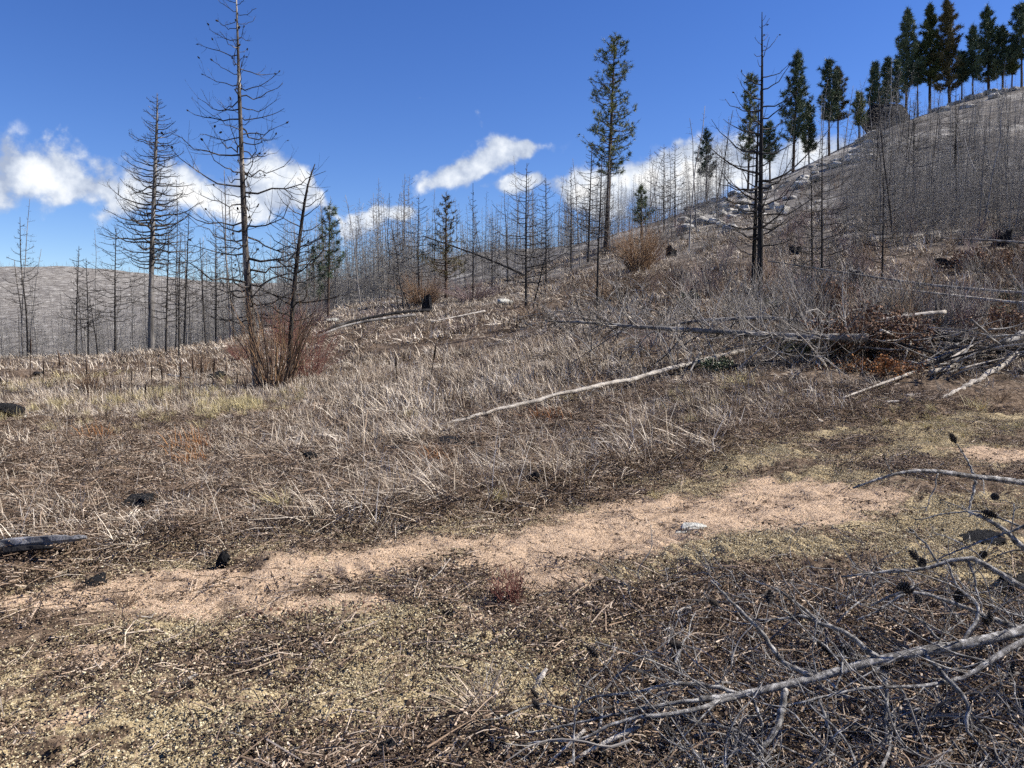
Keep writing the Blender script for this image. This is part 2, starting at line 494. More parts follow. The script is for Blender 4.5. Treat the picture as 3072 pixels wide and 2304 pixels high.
M['plank'] = bark('weathered_board', (.04, .04, .042), (.16, .16, .165), (.36, .35, .36), .4, .62, 4.0, .008)
M['endgrain'] = bark('fresh_break', (.20, .13, .08), (.42, .30, .19), (.60, .47, .33), .4, .6, 4.0)


def rockmat(name, c0, c1, c2, sc):
    def f(t, b):
        ge = t.n('ShaderNodeNewGeometry')
        n = t.noise(ge.outputs['Position'], sc, 6, .6)
        n2 = t.noise(ge.outputs['Position'], sc * 7, 4, .6)
        bump(t, b, n2.outputs[0], .8, .3 / sc)
        return t.ramp(t.m('ADD', n.outputs[0], t.m('MULTIPLY', t.m('SUBTRACT', n2.outputs[0], .5), .4)), [(.32, c0), (.5, c1), (.68, c2)])
    return material(name, f, .9, .1)


M['rock_pale'] = rockmat('pale_granite', (.12, .12, .11), (.46, .45, .40), (.66, .66, .60), 9)
M['rock_hill'] = rockmat('hill_granite', (.14, .13, .12), (.46, .44, .40), (.70, .68, .62), 1.2)
M['rock_shade'] = rockmat('shade_toned_outcrop', (.006, .0065, .008), (.016, .017, .02), (.045, .045, .048), .9)  # boulder's side turned from the sun: its shade is put into the colour


def ground_mat(t, b):
    A = lambda n: t.n('ShaderNodeAttribute', attribute_name=n).outputs['Fac']
    ge = t.n('ShaderNodeNewGeometry')
    p = ge.outputs['Position']
    nf = t.noise(p, 90, 3, .7)
    nm = t.noise(p, 14, 4, .65)
    nl = t.noise(p, .9, 4, .6)
    nh = t.noise(p, .11, 5, .62)
    dirt = t.ramp(nf.outputs[0], [(.3, (.25, .17, .108)), (.5, (.46, .335, .228)), (.7, (.64, .50, .37))])
    soil = t.ramp(t.m('ADD', nm.outputs[0], t.m('MULTIPLY', t.m('SUBTRACT', nf.outputs[0], .5), .6)), [(.32, (.038, .028, .02)), (.5, (.13, .092, .063)), (.7, (.29, .22, .155))])
    moss = t.ramp(nf.outputs[0], [(.3, (.13, .095, .055)), (.5, (.36, .285, .165)), (.7, (.62, .52, .34))])
    straw = t.ramp(t.m('ADD', nm.outputs[0], t.m('MULTIPLY', t.m('SUBTRACT', nl.outputs[0], .5), .7)), [(.3, (.035, .026, .019)), (.5, (.10, .073, .052)), (.72, (.26, .20, .148))])
    slope = t.ramp(t.m('ADD', nh.outputs[0], t.m('MULTIPLY', t.m('SUBTRACT', nl.outputs[0], .5), .7)), [(.3, (.085, .078, .07)), (.46, (.165, .15, .134)), (.58, (.25, .235, .21)), (.72, (.47, .45, .41))])
    crumb = t.mapr(t.m('ADD', nm.outputs[0], t.m('MULTIPLY', t.m('SUBTRACT', A('moss'), .55), .42)), .44, .56)
    c = t.mix(crumb, soil, moss)
    c = t.mix(t.m('MULTIPLY', A('dirt'), t.mapr(nm.outputs[0], .33, .42)), c, dirt)
    c = t.mix(A('meadow'), c, straw)
    c = t.mix(A('slope'), c, slope)
    hgt = t.m('ADD', t.m('MULTIPLY', nf.outputs[0], .35), nm.outputs[0])
    bump(t, b, hgt, .9, .03)
    return c


M['ground'] = material('ground_soil', ground_mat, .95, .05)

# ------------------------------------------------------------------ the ground: one sheet out to the far hills
phi = np.concatenate([np.linspace(-math.pi, -.82, 34)[:-1], np.linspace(-.82, .82, 411), np.linspace(.82, math.pi, 34)[1:]])
lr = np.concatenate([np.arange(math.log(.4), math.log(1.8), .06), np.arange(math.log(1.8), math.log(60), .0042), np.arange(math.log(60), math.log(2500), .017)])
rr = np.exp(lr)
PHG, RG = np.meshgrid(phi, rr)
GX = RG * np.sin(PHG); GY = RG * np.cos(PHG)
GZ = H(GX, GY)
mb = MB()
nr, nc = GX.shape
ii = np.arange(nr - 1)[:, None] * nc + np.arange(nc - 1)[None, :]
mb.add(np.stack([GX, GY, GZ], -1), np.stack([ii, ii + 1, ii + nc + 1, ii + nc], -1)[:, :, ::-1])
mb.add([(0, 0, H(0., 0.))])
mb.t.append(np.stack([np.full(nc - 1, nr * nc), np.arange(nc - 1) + 1, np.arange(nc - 1)], -1))
me = mb.mesh('ground', M['ground'])
gx, gy = GX.ravel(), GY.ravel()
for nm, val in (('dirt', dirt_m(gx, gy) * (1 - sstep(meadow_d(gx, gy), .2, 1.2))), ('moss', moss_m(gx, gy)), ('meadow', sstep(meadow_d(gx, gy), -.1, .9)),
                ('slope', sstep(np.hypot(gx, gy), 36, 60))):
    at = me.attributes.new(nm, 'FLOAT', 'POINT')
    at.data.foreach_set('value', np.concatenate([val, [0]]).astype(np.float32))
tag(obj('ground', me), kind='structure')

# ------------------------------------------------------------------ scattering (only for what nobody could count)
def scatter_group():
    g = bpy.data.node_groups.new('scatter', 'GeometryNodeTree')
    g.interface.new_socket('Geometry', in_out='INPUT', socket_type='NodeSocketGeometry')
    g.interface.new_socket('Collection', in_out='INPUT', socket_type='NodeSocketCollection')
    g.interface.new_socket('Geometry', in_out='OUTPUT', socket_type='NodeSocketGeometry')
    t = NT(g)
    gi = t.n('NodeGroupInput'); go = t.n('NodeGroupOutput')
    ci = t.n('GeometryNodeCollectionInfo', {'Collection': gi.outputs[1], 'Separate Children': True, 'Reset Children': True})
    na = lambda nm, ty: t.n('GeometryNodeInputNamedAttribute', {'Name': nm}, data_type=ty)
    ro = t.n('FunctionNodeEulerToRotation', {0: na('rot', 'FLOAT_VECTOR').outputs[0]})
    ip = t.n('GeometryNodeInstanceOnPoints', {'Points': gi.outputs[0], 'Instance': ci.outputs[0], 'Pick Instance': True,
             'Instance Index': na('pick', 'INT').outputs[0], 'Rotation': ro.outputs[0], 'Scale': na('size', 'FLOAT').outputs[0]})
    t.t.links.new(ip.outputs[0], go.inputs[0])
    return g


SG = scatter_group()


def scatter(name, label, pts, rot, size, pick, meshes):
    coll = bpy.data.collections.new(name + '_kinds')
    for k, m_ in enumerate(meshes):
        coll.objects.link(bpy.data.objects.new('%s_kind_%02d' % (name, k), m_))
    me = bpy.data.meshes.new(name)
    n = len(pts)
    me.vertices.add(n); me.vertices.foreach_set('co', np.asarray(pts, np.float32).ravel())
    a = me.attributes.new('rot', 'FLOAT_VECTOR', 'POINT'); a.data.foreach_set('vector', np.asarray(rot, np.float32).ravel())
    a = me.attributes.new('size', 'FLOAT', 'POINT'); a.data.foreach_set('value', np.asarray(size, np.float32))
    a = me.attributes.new('pick', 'INT', 'POINT'); a.data.foreach_set('value', np.asarray(pick, np.int32))
    o = obj(name, me)
    md = o.modifiers.new('scatter', 'NODES'); md.node_group = SG
    for it in SG.interface.items_tree:
        if it.name == 'Collection': md[it.identifier] = coll
    return tag(o, label, kind='stuff')


def wedge(rng, n, r0, r1, half=.72, power=1.0):
    """points over the wedge of ground the photograph looks along; power < 1 crowds them nearer"""
    r = r0 + (r1 - r0) * rng.random(n) ** power
    p = (rng.random(n) * 2 - 1) * half
    return r * np.sin(p), r * np.cos(p)


rng = np.random.default_rng(7)


def blade(mb, rng, base, L, wd, lean, az, curl, tint, seg=3):
    """a bent flat blade; lean 0 upright, 1 lying"""
    d = np.array([math.sin(az), math.cos(az), 0]); side = np.array([math.cos(az), -math.sin(az), 0])
    th = lean * 1.45
    pts = [np.array(base, float)]
    for k in range(seg):
        st = L / seg
        pts.append(pts[-1] + st * (d * math.sin(th) + np.array([0, 0, math.cos(th)])))
        th = min(th + curl / seg, 1.75)
    pts = np.array(pts)
    wv = wd * np.linspace(1, .25, seg + 1)
    tw = side * math.cos(curl * .5) + np.array([0, 0, .35])
    vl = pts - tw * wv[:, None] * .5; vr = pts + tw * wv[:, None] * .5
    v = np.empty((2 * (seg + 1), 3)); v[0::2] = vl; v[1::2] = vr
    i = np.arange(seg) * 2
    mb.add(v, np.stack([i, i + 1, i + 3, i + 2], -1), tint=tint)


def tuft(seed, n, L, wd, spread, lean, mat, name='tuft', tint=(0.2, 1.0), dirn=None):
    rg = np.random.default_rng(seed); mb = MB()
    for _ in range(n):
        a = rg.random() * 6.28 if dirn is None else dirn + rg.normal() * .7
        b = rg.normal(size=2) * spread
        blade(mb, rg, (b[0], b[1], -.01), L * rg.uniform(.45, 1.15), wd * rg.uniform(.6, 1.3), np.clip(rg.normal(lean, .25), 0, 1.05), a, rg.uniform(0, .9), rg.uniform(*tint))
    return mb.mesh(name, mat, False)


# ------------------------------------------------------------------ tree and wood builders
def smooth_path(pts, n):
    p = np.asarray(pts, float)
    if len(p) == 2: return p[0] + (p[1] - p[0]) * np.linspace(0, 1, n)[:, None]
    q = np.vstack([2 * p[0] - p[1], p, 2 * p[-1] - p[-2]])
    s = np.linspace(0, len(p) - 1 - 1e-6, n)
    i = s.astype(int); f = (s - i)[:, None]
    a, b, c, d = q[i], q[i + 1], q[i + 2], q[i + 3]
    return .5 * (2 * b + (c - a) * f + (2 * a - 5 * b + 4 * c - d) * f ** 2 + (3 * b - a - 3 * c + d) * f ** 3)


def wood(mb, pts, r0, r1, sides=8, n=None, rough=.12, seed=0, power=1.0, tint=.5, wob=0.0):
    """a rough stem or log along a path"""
    rg = np.random.default_rng(seed)
    L = np.linalg.norm(np.diff(np.asarray(pts, float), axis=0), axis=1).sum()
    n = n or int(np.clip(L / .25, 5, 60))
    c = smooth_path(pts, n)
    if wob: c[1:] += np.cumsum(rg.normal(0, wob, (n - 1, 3)), 0)
    r = r1 + (r0 - r1) * (1 - np.linspace(0, 1, n)) ** power
    k = len(mb.v)
    mb.tube(c, r, sides, tint)
    v = mb.v[k]
    body = v[:n * sides].reshape(n, sides, 3)
    off = body - c[:, None, :]
    body += off * rg.normal(0, rough, (n, sides, 1))
    return c, r


def twigs(mb, rg, c, r, count, L, s0=.25, sides=3, up=.35, spread=1.0, tint=(.1, .6), tips=None, sub=0, thin=.5, rmin=.0022):
    """side twigs along a stem c; tips collects their ends"""
    n = len(c)
    for _ in range(count):
        s = rg.uniform(s0, 1) * (n - 1.001)
        i = int(s); f = s - i
        p = c[i] * (1 - f) + c[i + 1] * f
        d = c[i + 1] - c[i]; d = d / max(np.linalg.norm(d), 1e-6)
        side = cr(d, rg.normal(size=3)); side /= max(np.linalg.norm(side), 1e-6)
        dr = d * rg.uniform(.35, 1.0) + side * spread * rg.uniform(.5, 1.1); dr /= np.linalg.norm(dr)
        l = L * rg.uniform(.35, 1.15) * (1.15 - .6 * s / n)
        t = np.linspace(0, 1, 4)[:, None]
        q = p + dr * l * t + np.array([0, 0, 1.0]) * l * up * t ** 2 + side * l * rg.normal(0, .12) * t ** 2
        rb = max(min(r[i] * thin, l * .022), rmin)
        mb.tube(q, np.linspace(rb, rb * .35, 4), sides, rg.uniform(*tint), cap=False)
        if tips is not None: tips.append((q[-1], q[-1] - q[-2]))
        if sub:
            twigs(mb, rg, q, np.linspace(rb, rb * .4, 4), sub, l * .5, .3, 3, up, spread, tint, tips, 0, rmin=rmin)


def cone_mesh(L, name='cone', mat=None, seed=0):
    rg = np.random.default_rng(seed); mb = MB()
    nring, k = 7, 8
    for i in range(nring):
        t = (i + .5) / nring
        rad = L * .30 * math.sin(math.pi * (t * .86 + .1)) ** .8
        for j in range(k):
            a = 2 * math.pi * (j + .5 * (i % 2)) / k + rg.normal(0, .05)
            d = np.array([math.cos(a), math.sin(a), 0]); s = np.array([-math.sin(a), math.cos(a), 0])
            z = L * (t - .12)
            b0 = d * rad * .3 + np.array([0, 0, z]); tip = d * rad * 1.12 + np.array([0, 0, z + L * .10])
            wd = rad * .42 + L * .02
            v = [b0 - s * wd * .5, b0 + s * wd * .5, tip + s * wd * .55 - d * rad * .12, tip + [0, 0, -L * .035], tip - s * wd * .55 - d * rad * .12]
            mb.add(v, t=[(0, 1, 2), (0, 2, 4), (4, 2, 3)], tint=[.0, .0, .55, .9, .55])
    mb.tube([(0, 0, 0), (0, 0, L * .5), (0, 0, L)], [L * .08, L * .16, L * .03], 6, .05)
    return mb.mesh(name, mat or M['cone'], False)


CONE = cone_mesh(.075, 'pine_cone', None, 3)
CONE_S = cone_mesh(.11, 'small_cone', None, 4)


def align(d):
    return Vector(d).to_track_quat('Z', 'Y').to_euler()


def needles(mb, rg, p, d, n, L, wd, tint):
    d = d / max(math.sqrt(float(d @ d)), 1e-6)
    v = d * rg.uniform(.1, 1.0, (n, 1)) + rg.normal(0, .55, (n, 3))
    v /= np.sqrt((v * v).sum(1, keepdims=True))
    s = cr(v, rg.normal(size=(n, 3))); s /= np.sqrt((s * s).sum(1, keepdims=True)) + 1e-6
    o = p - d * L * rg.uniform(0, .5, (n, 1))
    vv = np.stack([o - s * wd * .5, o + s * wd * .5, o + v * L * rg.uniform(.6, 1.15, (n, 1))], 1).reshape(-1, 3)
    mb.add(vv, t=np.arange(3 * n).reshape(-1, 3), tint=np.repeat(np.clip(tint + rg.normal(0, .12, n), 0, 1), 3))


def tree_parts(path, r0, seed, nbr, cs, ml, prof='cone', a=-.05, b=.3, ntw=5, twl=.35, sub=0, sides=8, bsides=4, mat='snag', bmat='twig',
               fol=None, ctop=.98, brk=0.0, per_branch=False, tint=(.1, .6), rb=.026, rmin=.007, sin=.016):
    """trunk mesh, branch meshes and, for living trees, a needle mesh; local coordinates with the base at the origin"""
    rg = np.random.default_rng(seed)
    tr = MB()
    path = np.asarray(path, float)
    Ht = path[-1][2]
    c, r = wood(tr, np.vstack([path[0] - [0, 0, .35 + Ht * .01], path]), r0 * 1.15, max(.012, r0 * .05), sides, int(np.clip(Ht * 2.2, 12, 40)), .07, seed, .85, .4)
    zz = c[:, 2] / Ht
    brs = []; joint = MB(); tips_all = []
    fmb = MB()
    az = rg.random() * 6.28
    for k in range(nbr):
        t = cs + (ctop - cs) * ((k + rg.random()) / nbr)
        i = min(max(int(np.searchsorted(zz, t)) - 1, 0), len(c) - 2)
        f = np.clip((t - zz[i]) / max(zz[i + 1] - zz[i], 1e-6), 0, 1)
        p = c[i] * (1 - f) + c[i + 1] * f
        az += 2.4 + rg.normal(0, .35)
        x = (t - cs) / max(ctop - cs, 1e-6)
        if prof == 'cone': pr = (1 - x) ** .75 * min(1, .55 + x * 2.2) + .05
        elif prof == 'oval': pr = math.sin(math.pi * min(.12 + x * .86, 1)) ** .7 + .03
        elif prof == 'column': pr = (.75 * (1 - x) ** .4 + .08) * min(1, .5 + 2.5 * x)
        else: pr = (1 - x) ** .5
        L = ml * pr * rg.uniform(.55, 1.12)
        if brk and rg.random() < brk: L *= rg.uniform(.15, .5)
        if L < .08: continue
        n = 7
        s = np.linspace(0, 1, n)
        a_ = a + rg.normal(0, .10) + .35 * max(0, x - .55); b_ = b * rg.uniform(.5, 1.4)
        caz = rg.normal(0, .35)
        azs = az + caz * s ** 1.5
        stp = np.stack([np.sin(azs), np.cos(azs), np.zeros(n)], -1) * (L / (n - 1))
        q = np.vstack([[0, 0, 0], np.cumsum(stp[1:], 0)])
        q[:, 2] = L * (a_ * s + b_ * s ** 2.2)
        q[1:-1] += rg.normal(0, L * sin, (n - 2, 3))
        q += p
        rr_ = np.linspace(max(min(r[i] * .5, rb * L ** .8), rmin * 1.5), rmin, n)
        m_ = MB() if per_branch else joint
        m_.tube(q, rr_, bsides, rg.uniform(*tint), cap=False)
        tips = []
        nt = max(1, int(ntw * (.4 + L / ml)))
        twigs(m_, rg, q, rr_, nt, L * twl, .3, 3, .3, .9, tint, tips, sub, rmin=rmin * .6)
        tips.append((q[-1], q[-1] - q[-2]))
        tips_all += [(a_, b_, len(brs)) for (a_, b_) in tips[-2:]]
        if fol and t > fol.get('start', cs):
            tn = rg.uniform(.15, .85)
            for (tp, td) in tips:
                needles(fmb, rg, tp, td, fol['n'], fol['L'], fol['w'], tn)
            for s_ in np.linspace(.45, .95, fol.get('along', 3)):
                j = int(s_ * (n - 1)); needles(fmb, rg, q[j], q[min(j + 1, n - 1)] - q[max(j - 1, 0)], fol['n'] // 2, fol['L'], fol['w'], tn)
        if per_branch: brs.append(m_.mesh('branch', M[bmat]))
    if fol: needles(fmb, rg, c[-1], np.array([0, 0, 1.0]), fol['n'] * 2, fol['L'] * 1.3, fol['w'], .5)
    if not per_branch: brs = [joint.mesh('branches', M[bmat])]
    return tr.mesh('trunk', M[mat]), brs, (fmb.mesh('crown', M[fol['mat']], False) if fol else None), tips_all


def put_tree(name, label, cat, base, parts, group=None, rz=0.0, cones=0, seed=0):
    root = empty(name, base, label, cat, group, rz)
    trunk, brs, crown, tips = parts
    obj('trunk', trunk, root)
    bo_ = [obj('branch' if len(brs) > 1 else 'branches', b_, root) for b_ in brs]
    if crown: obj('crown', crown, root)
    if cones:
        rg = np.random.default_rng(seed)
        for i in rg.permutation(len(tips))[:cones]:
            p, d, bi = tips[i]
            o = obj('cone', CONE_S, bo_[min(bi, len(bo_) - 1)], p, align(d + rg.normal(0, .3, 3) * np.linalg.norm(d)))
            k = rg.uniform(.55, .9); o.scale = (k, k, k)
    return root


def at_path(base, pix):
    """trunk path through the directions in pix, standing at the depth of base"""
    pts = [np.zeros(3)]
    for (u, v) in pix: pts.append(P(u, v, base[1]) - base)
    return np.array(pts)


def up_path(h, lean=0.0, az=0.0, bend=0.0, seed=0):
    rg = np.random.default_rng(seed)
    s = np.linspace(0, 1, 6)
    return np.stack([math.sin(az) * lean * h * s + bend * h * s ** 2 + rg.normal(0, .006 * h, 6) * s, math.cos(az) * lean * h * s + rg.normal(0, .006 * h, 6) * s, h * s], -1)


# ------------------------------------------------------------------ big standing trees
# the tall snag with the willow at its foot
b0 = G(258, 387)
put_tree('dead_tree', 'tallest dead tree, pale peeling trunk rising out of the willow clump, cones on its tips', 'dead tree', b0,
         tree_parts(at_path(b0, [(254, 345), (250, 305), (246, 255), (243, 190), (240, 110), (238, 50), (236, -12)]), .125, 21, 100, .15, 2.75, 'cone', -.16, .46, 7, .5, 1, 10, 5, 'tall', 'snag', ctop=.99, brk=.2, per_branch=True, rb=.017, rmin=.0055, sin=.03), cones=70, seed=5)
b1 = G(289, 384)
put_tree('dead_tree', 'dark slanting dead tree leaning away from the willow clump', 'dead tree', b1,
         tree_parts(at_path(b1, [(291, 330), (296, 270), (302, 220), (308, 185), (315, 164)]), .08, 22, 46, .22, 1.8, 'cone', .2, .3, 6, .5, 1, 8, 4, 'snag', 'snag', per_branch=True, rb=.02, rmin=.0055, sin=.025))
b2 = G(151, 357); b2 = np.array([*P(151, 350, 48)[:2], 0]); b2[2] = H(b2[0], b2[1], False)
put_tree('dead_fir', 'dead fir with a dense cone of bare boughs above its pale trunk', 'dead tree', b2,
         tree_parts(at_path(b2, [(151, 320), (152, 250), (155, 170), (157, 120), (157, 93)]), .21, 23, 150, .34, 3.5, 'cone', -.16, .36, 13, .28, 1, 9, 4, 'grey', 'snag', ctop=.99, per_branch=True, rb=.026, rmin=.011))
# twin snags before the right slope
for (bu, bv, pix, r0, sd_, lab) in [
        (760, 297, [(760, 240), (761, 150), (762, 80), (762, 12)], .125, 31, 'taller trunk of the dark twin snags before the right slope, bare boughs swept up'),
        (753, 293, [(755, 230), (757, 160), (759, 100)], .11, 32, 'shorter blackened trunk of the twin snags before the right slope')]:
    b = G(bu, bv)
    put_tree('dead_tree', lab, 'dead tree', b, tree_parts(at_path(b, pix), r0, sd_, 46, .18, 2.6, 'cone', -.1, .6, 4, .35, 1, 8, 4, 'char', 'snag', brk=.2, per_branch=True), cones=22 if sd_ == 31 else 0, seed=sd_)
singles = [  # (base u, base v, path, radius, seed, branches, start, length, label)
    (822, 299, [(822, 230), (822, 139)], .085, 41, 34, .1, 1.6, 'thin straight black snag standing between the twin snags and the stump under the fallen pole'),
    (812, 296, [(812, 240), (811, 168)], .06, 42, 26, .1, 1.3, 'spindly black snag just before the thin straight one right of the twins'),
    (882, 279, [(883, 240), (884, 172)], .08, 43, 34, .1, 1.5, 'lone dark snag with short boughs beside the leafy brown bush slope'),
    (526, 306, [(526, 260), (526, 210), (527, 163)], .12, 44, 46, .12, 2.4, 'dark spreading snag on the meadow crest, boughs drooping both sides'),
    (533, 308, [(541, 275), (549, 241)], .07, 45, 20, .3, 1.0, 'short black snag leaning right at the foot of the spreading snag'),
    (597, 309, [(598, 260), (600, 210), (602, 158)], .08, 46, 30, .3, 1.2, 'thin dark snag rising in front of the tall green pine'),
    (404, 310, [(400, 280), (396, 250), (391, 222)], .09, 47, 26, .35, 1.3, 'leaning dark snag of the trio left of the black stump, middle one'),
    (411, 312, [(402, 290), (394, 272)], .06, 48, 12, .3, .8, 'steeply slanting short pole of the trio left of the black stump'),
    (399, 317, [(395, 285), (393, 262)], .06, 49, 12, .4, .8, 'leftmost thin pole of the trio left of the black stump'),
    (419, 296, [(418, 250), (419, 194)], .12, 50, 48, .15, 2.3, 'broad bare conifer behind the orange shrub on the crest'),
    (473, 300, [(473, 250), (473, 183)], .09, 51, 40, .15, .8, 'narrow pole-like dead tree with stubby boughs on the crest'),
    (28, 357, [(26, 310), (21, 265), (20, 217)], .09, 52, 26, .3, 1.1, 'slim dead tree curving upright at the meadow edge, far left'),
    (76, 346, [(77, 300), (79, 246)], .09, 53, 30, .2, 1.2, 'thin dark dead tree at the meadow edge, second from the far left'),
    (88, 352, [(88, 310), (86, 258)], .08, 54, 28, .2, 1.2, 'dark dead tree with a kinked stem by the shadowed log edge'),
    (115, 348, [(115, 290), (116, 226)], .11, 55, 44, .25, 2.2, 'dead tree with long bare boughs left of the dead fir'),
    (166, 354, [(167, 300), (169, 226)], .11, 56, 36, .25, 1.5, 'straight black snag just right of the dead fir'),
    (184, 346, [(186, 290), (189, 213)], .12, 57, 36, .25, 1.5, 'thick black snag between the dead fir and the tallest dead tree'),
    (179, 358, [(179, 310), (180, 246)], .07, 58, 26, .25, 1.0, 'slender black snag in front of the thick one right of the dead fir'),
    (206, 348, [(203, 300), (200, 238)], .09, 59, 28, .3, 1.3, 'black snag leaning slightly left before the tallest dead tree'),
    (216, 344, [(216, 290), (216, 230)], .11, 60, 34, .3, 1.5, 'dark double-width snag close left of the tallest dead tree'),
    (98, 348, [(93, 320), (89, 298)], .06, 61, 14, .4, .7, 'short slanting black pole left of the dead fir'),
    (956, 200, [(956, 150), (956, 82)], .17, 62, 40, .25, 2.0, 'pale streaked snag standing out high on the right slope'),
    (914, 205, [(914, 160), (914, 100)], .16, 63, 36, .25, 2.0, 'straight dark snag high on the right slope below the boulder'),
    (588, 262, [(590, 200), (592, 143)], .16, 64, 50, .2, 2.0, 'tall dead conifer close left of the green pine'),
    (664, 232, [(664, 190), (664, 144)], .15, 65, 46, .2, 2.0, 'taller of the paired dead conifers right of the green pine'),
    (675, 228, [(675, 190), (675, 142)], .13, 66, 40, .2, 1.6, 'slimmer of the paired dead conifers right of the green pine'),
    (571, 270, [(571, 220), (571, 167)], .11, 67, 40, .15, 1.6, 'thin dead tree left of the green pine against the cloud'),
    (546, 285, [(546, 230), (546, 178)], .11, 68, 40, .15, 1.6, 'dead tree against the cloud right of the spreading snag'),
    (492, 292, [(492, 250), (492, 214)], .08, 69, 30, .15, 1.2, 'small dead tree right of the narrow pole-like one on the crest'),
    (330, 318, [(263, 300)], .05, 70, 4, .4, .4, ''),
]
for (bu, bv, pix, r0, sd_, nb, cs, ml, lab) in singles[:-1]:
    b = G(bu, bv)
    ht = P(*pix[-1], b[1])[2] - b[2]
    put_tree('dead_tree', lab, 'dead tree', b, tree_parts(at_path(b, pix), r0 * .62, sd_, int(nb * 1.3), cs, ml * 1.15, 'cone', -.04, .38, 7, .42, 1, 7, 4, 'char' if sd_ % 3 == 0 else 'snag', 'snag', brk=.2, per_branch=(sd_ < 60), rmin=.0075 if b[1] < 40 else .010), seed=sd_)

# living pines
FOLP = dict(n=9, L=.34, w=.03, mat='needle', along=4)
def pine(u, v, tu, tv, seed, label, nbr, cs, ml, mat='needle', r0=.2, dense=1.0, prof='column', group=None, start=None, depth=None):
    b = G(u, v) if depth is None else np.array([*P(u, v, depth)[:2], 0])
    if depth is not None: b[2] = H(b[0], b[1], False)
    k = b[1] / 75
    fol = dict(n=int(8 * dense), L=.40 * max(k, .6), w=.042 * max(k, .6), mat=mat, along=4, start=start if start is not None else cs)
    ml = ml * .86; cs = cs * np.random.default_rng(seed).uniform(.6, 1.25)
    pth = at_path(b, [(u * .5 + tu * .5, v * .5 + tv * .5), (tu, tv)])
    return put_tree('pine_tree', label, 'pine tree', b, tree_parts(pth, r0, seed, nbr, cs, ml, prof, -.08, .42, 8, .33, 1, 8, 4, 'pinebark', 'pinebark', fol=fol, brk=.28, sin=.02), group, seed=seed)


pine(606, 250, 615, 33, 101, 'tall green pine standing alone on the skyline, bare lower trunk', 125, .28, 3.5, 'needle', .26, 1.0, 'column')
pine(446, 300, 446, 193, 102, 'half-green pine on the crest, thinning brown-tipped needles', 70, .2, 2.3, 'needle_scorch', .14, .6, 'cone')
pine(328, 318, 330, 203, 103, 'slim blue-green pine with an open top above the crest logs', 60, .35, 1.5, 'needle_blue', .1, .7, 'column')
pine(315, 312, 313, 245, 104, 'small blue-green pine left of the slim open-topped one', 45, .2, 1.3, 'needle_blue', .08, .7, 'cone')
pine(641, 242, 641, 185, 105, 'small sparse green pine between the tall pine and paired dead conifers', 40, .3, 1.6, 'needle', .1, .7, 'cone')
pine(707, 206, 706, 128, 106, 'small conical pine at the foot of the skyline slope', 60, .3, 2.0, 'needle_blue', .14, .7, 'cone')
pine(748, 190, 751, 74, 107, 'green pine partly hidden behind the tall twin snag', 80, .25, 2.6, 'needle', .2, .9, 'column')
pine(793, 172, 798, 51, 108, 'full dark pine with a pointed crown right of the twin snags', 110, .22, 3.2, 'needle_blue', .26, 1.3, 'cone')
pine(809, 163, 808, 102, 109, 'short pine tucked against the full dark pointed pine', 60, .2, 2.4, 'needle', .16, 1.0, 'cone')
pine(829, 156, 829, 59, 110, 'green pine left of the browning one on the ridge', 85, .3, 2.6, 'needle_blue', .2, 1.0, 'column')
pine(838, 150, 838, 66, 111, 'pine with browning yellowish needles on the ridge', 85, .35, 2.3, 'needle_scorch', .2, 1.0, 'column')
pine(874, 134, 875, 62, 112, 'narrow dark pine left of the ridge boulder', 70, .35, 2.0, 'needle_blue', .17, 1.0, 'column')
pine(884, 124, 888, 57, 113, 'slightly leaning slim pine above the ridge boulder', 70, .3, 2.0, 'needle_blue', .16, 1.0, 'column')
pine(906, 116, 908, 8, 114, 'tall pine first of the dense ridge group', 120, .25, 3.2, 'needle_blue', .26, 1.3, 'cone')
pine(930, 104, 930, 4, 115, 'dark tall pine in the middle of the dense ridge group', 130, .25, 3.4, 'needle', .28, 1.5, 'cone')
pine(950, 97, 947, -2, 116, 'broad yellow-green pine with the fullest crown on the ridge', 150, .15, 4.0, 'needle_scorch', .3, 1.6, 'cone')
pine(973, 90, 973, 24, 117, 'short slim pine left of the wide-boughed ridge pine', 70, .25, 2.4, 'needle_blue', .16, 1.0, 'cone')
pine(989, 86, 987, 5, 118, 'wide-boughed dark pine near the right end of the ridge', 120, .12, 3.8, 'needle_blue', .26, 1.3, 'cone')
pine(1003, 84, 1002, 26, 119, 'ragged pine behind the wide-boughed ridge pine', 80, .2, 3.2, 'needle_blue', .2, 1.0, 'cone')
pine(1022, 80, 1021, 4, 120, 'pine cut by the right edge of the picture on the ridge', 90, .3, 3.0, 'needle_blue', .22, 1.0, 'column')

for k_, (u, v, tv) in enumerate([(770, 183, 122), (859, 143, 92), (896, 121, 60), (918, 112, 40), (962, 95, 52), (1012, 84, 44)]):
    pine(u, v, u + (k_ % 3 - 1), tv, 130 + k_, 'slender pine filling a gap between the bigger pines along the ridge', 60, .35, 2.0, ['needle_blue', 'needle'][k_ % 2], .15, .9, 'column', 'slender pines along the ridge')

# ------------------------------------------------------------------ the many thin snags
SV = []
for k in range(12):
    rg_ = np.random.default_rng(300 + k)
    pr = ['cone', 'column', 'cone', 'other'][k % 4]
    SV.append(tree_parts(up_path(10, rg_.uniform(0, .09), rg_.random() * 6, rg_.normal(0, .05), k), .042, 310 + k, int(rg_.integers(34, 66)), rg_.uniform(.06, .3), rg_.uniform(.9, 1.6), pr,
                         rg_.uniform(-.15, .1), rg_.uniform(.25, .5), 7, .45, 1, 5, 3, ['snag', 'grey', 'ash'][k % 3], 'twig', brk=.3, rb=.026, rmin=.0055, tint=(.15, .85), sin=.03))


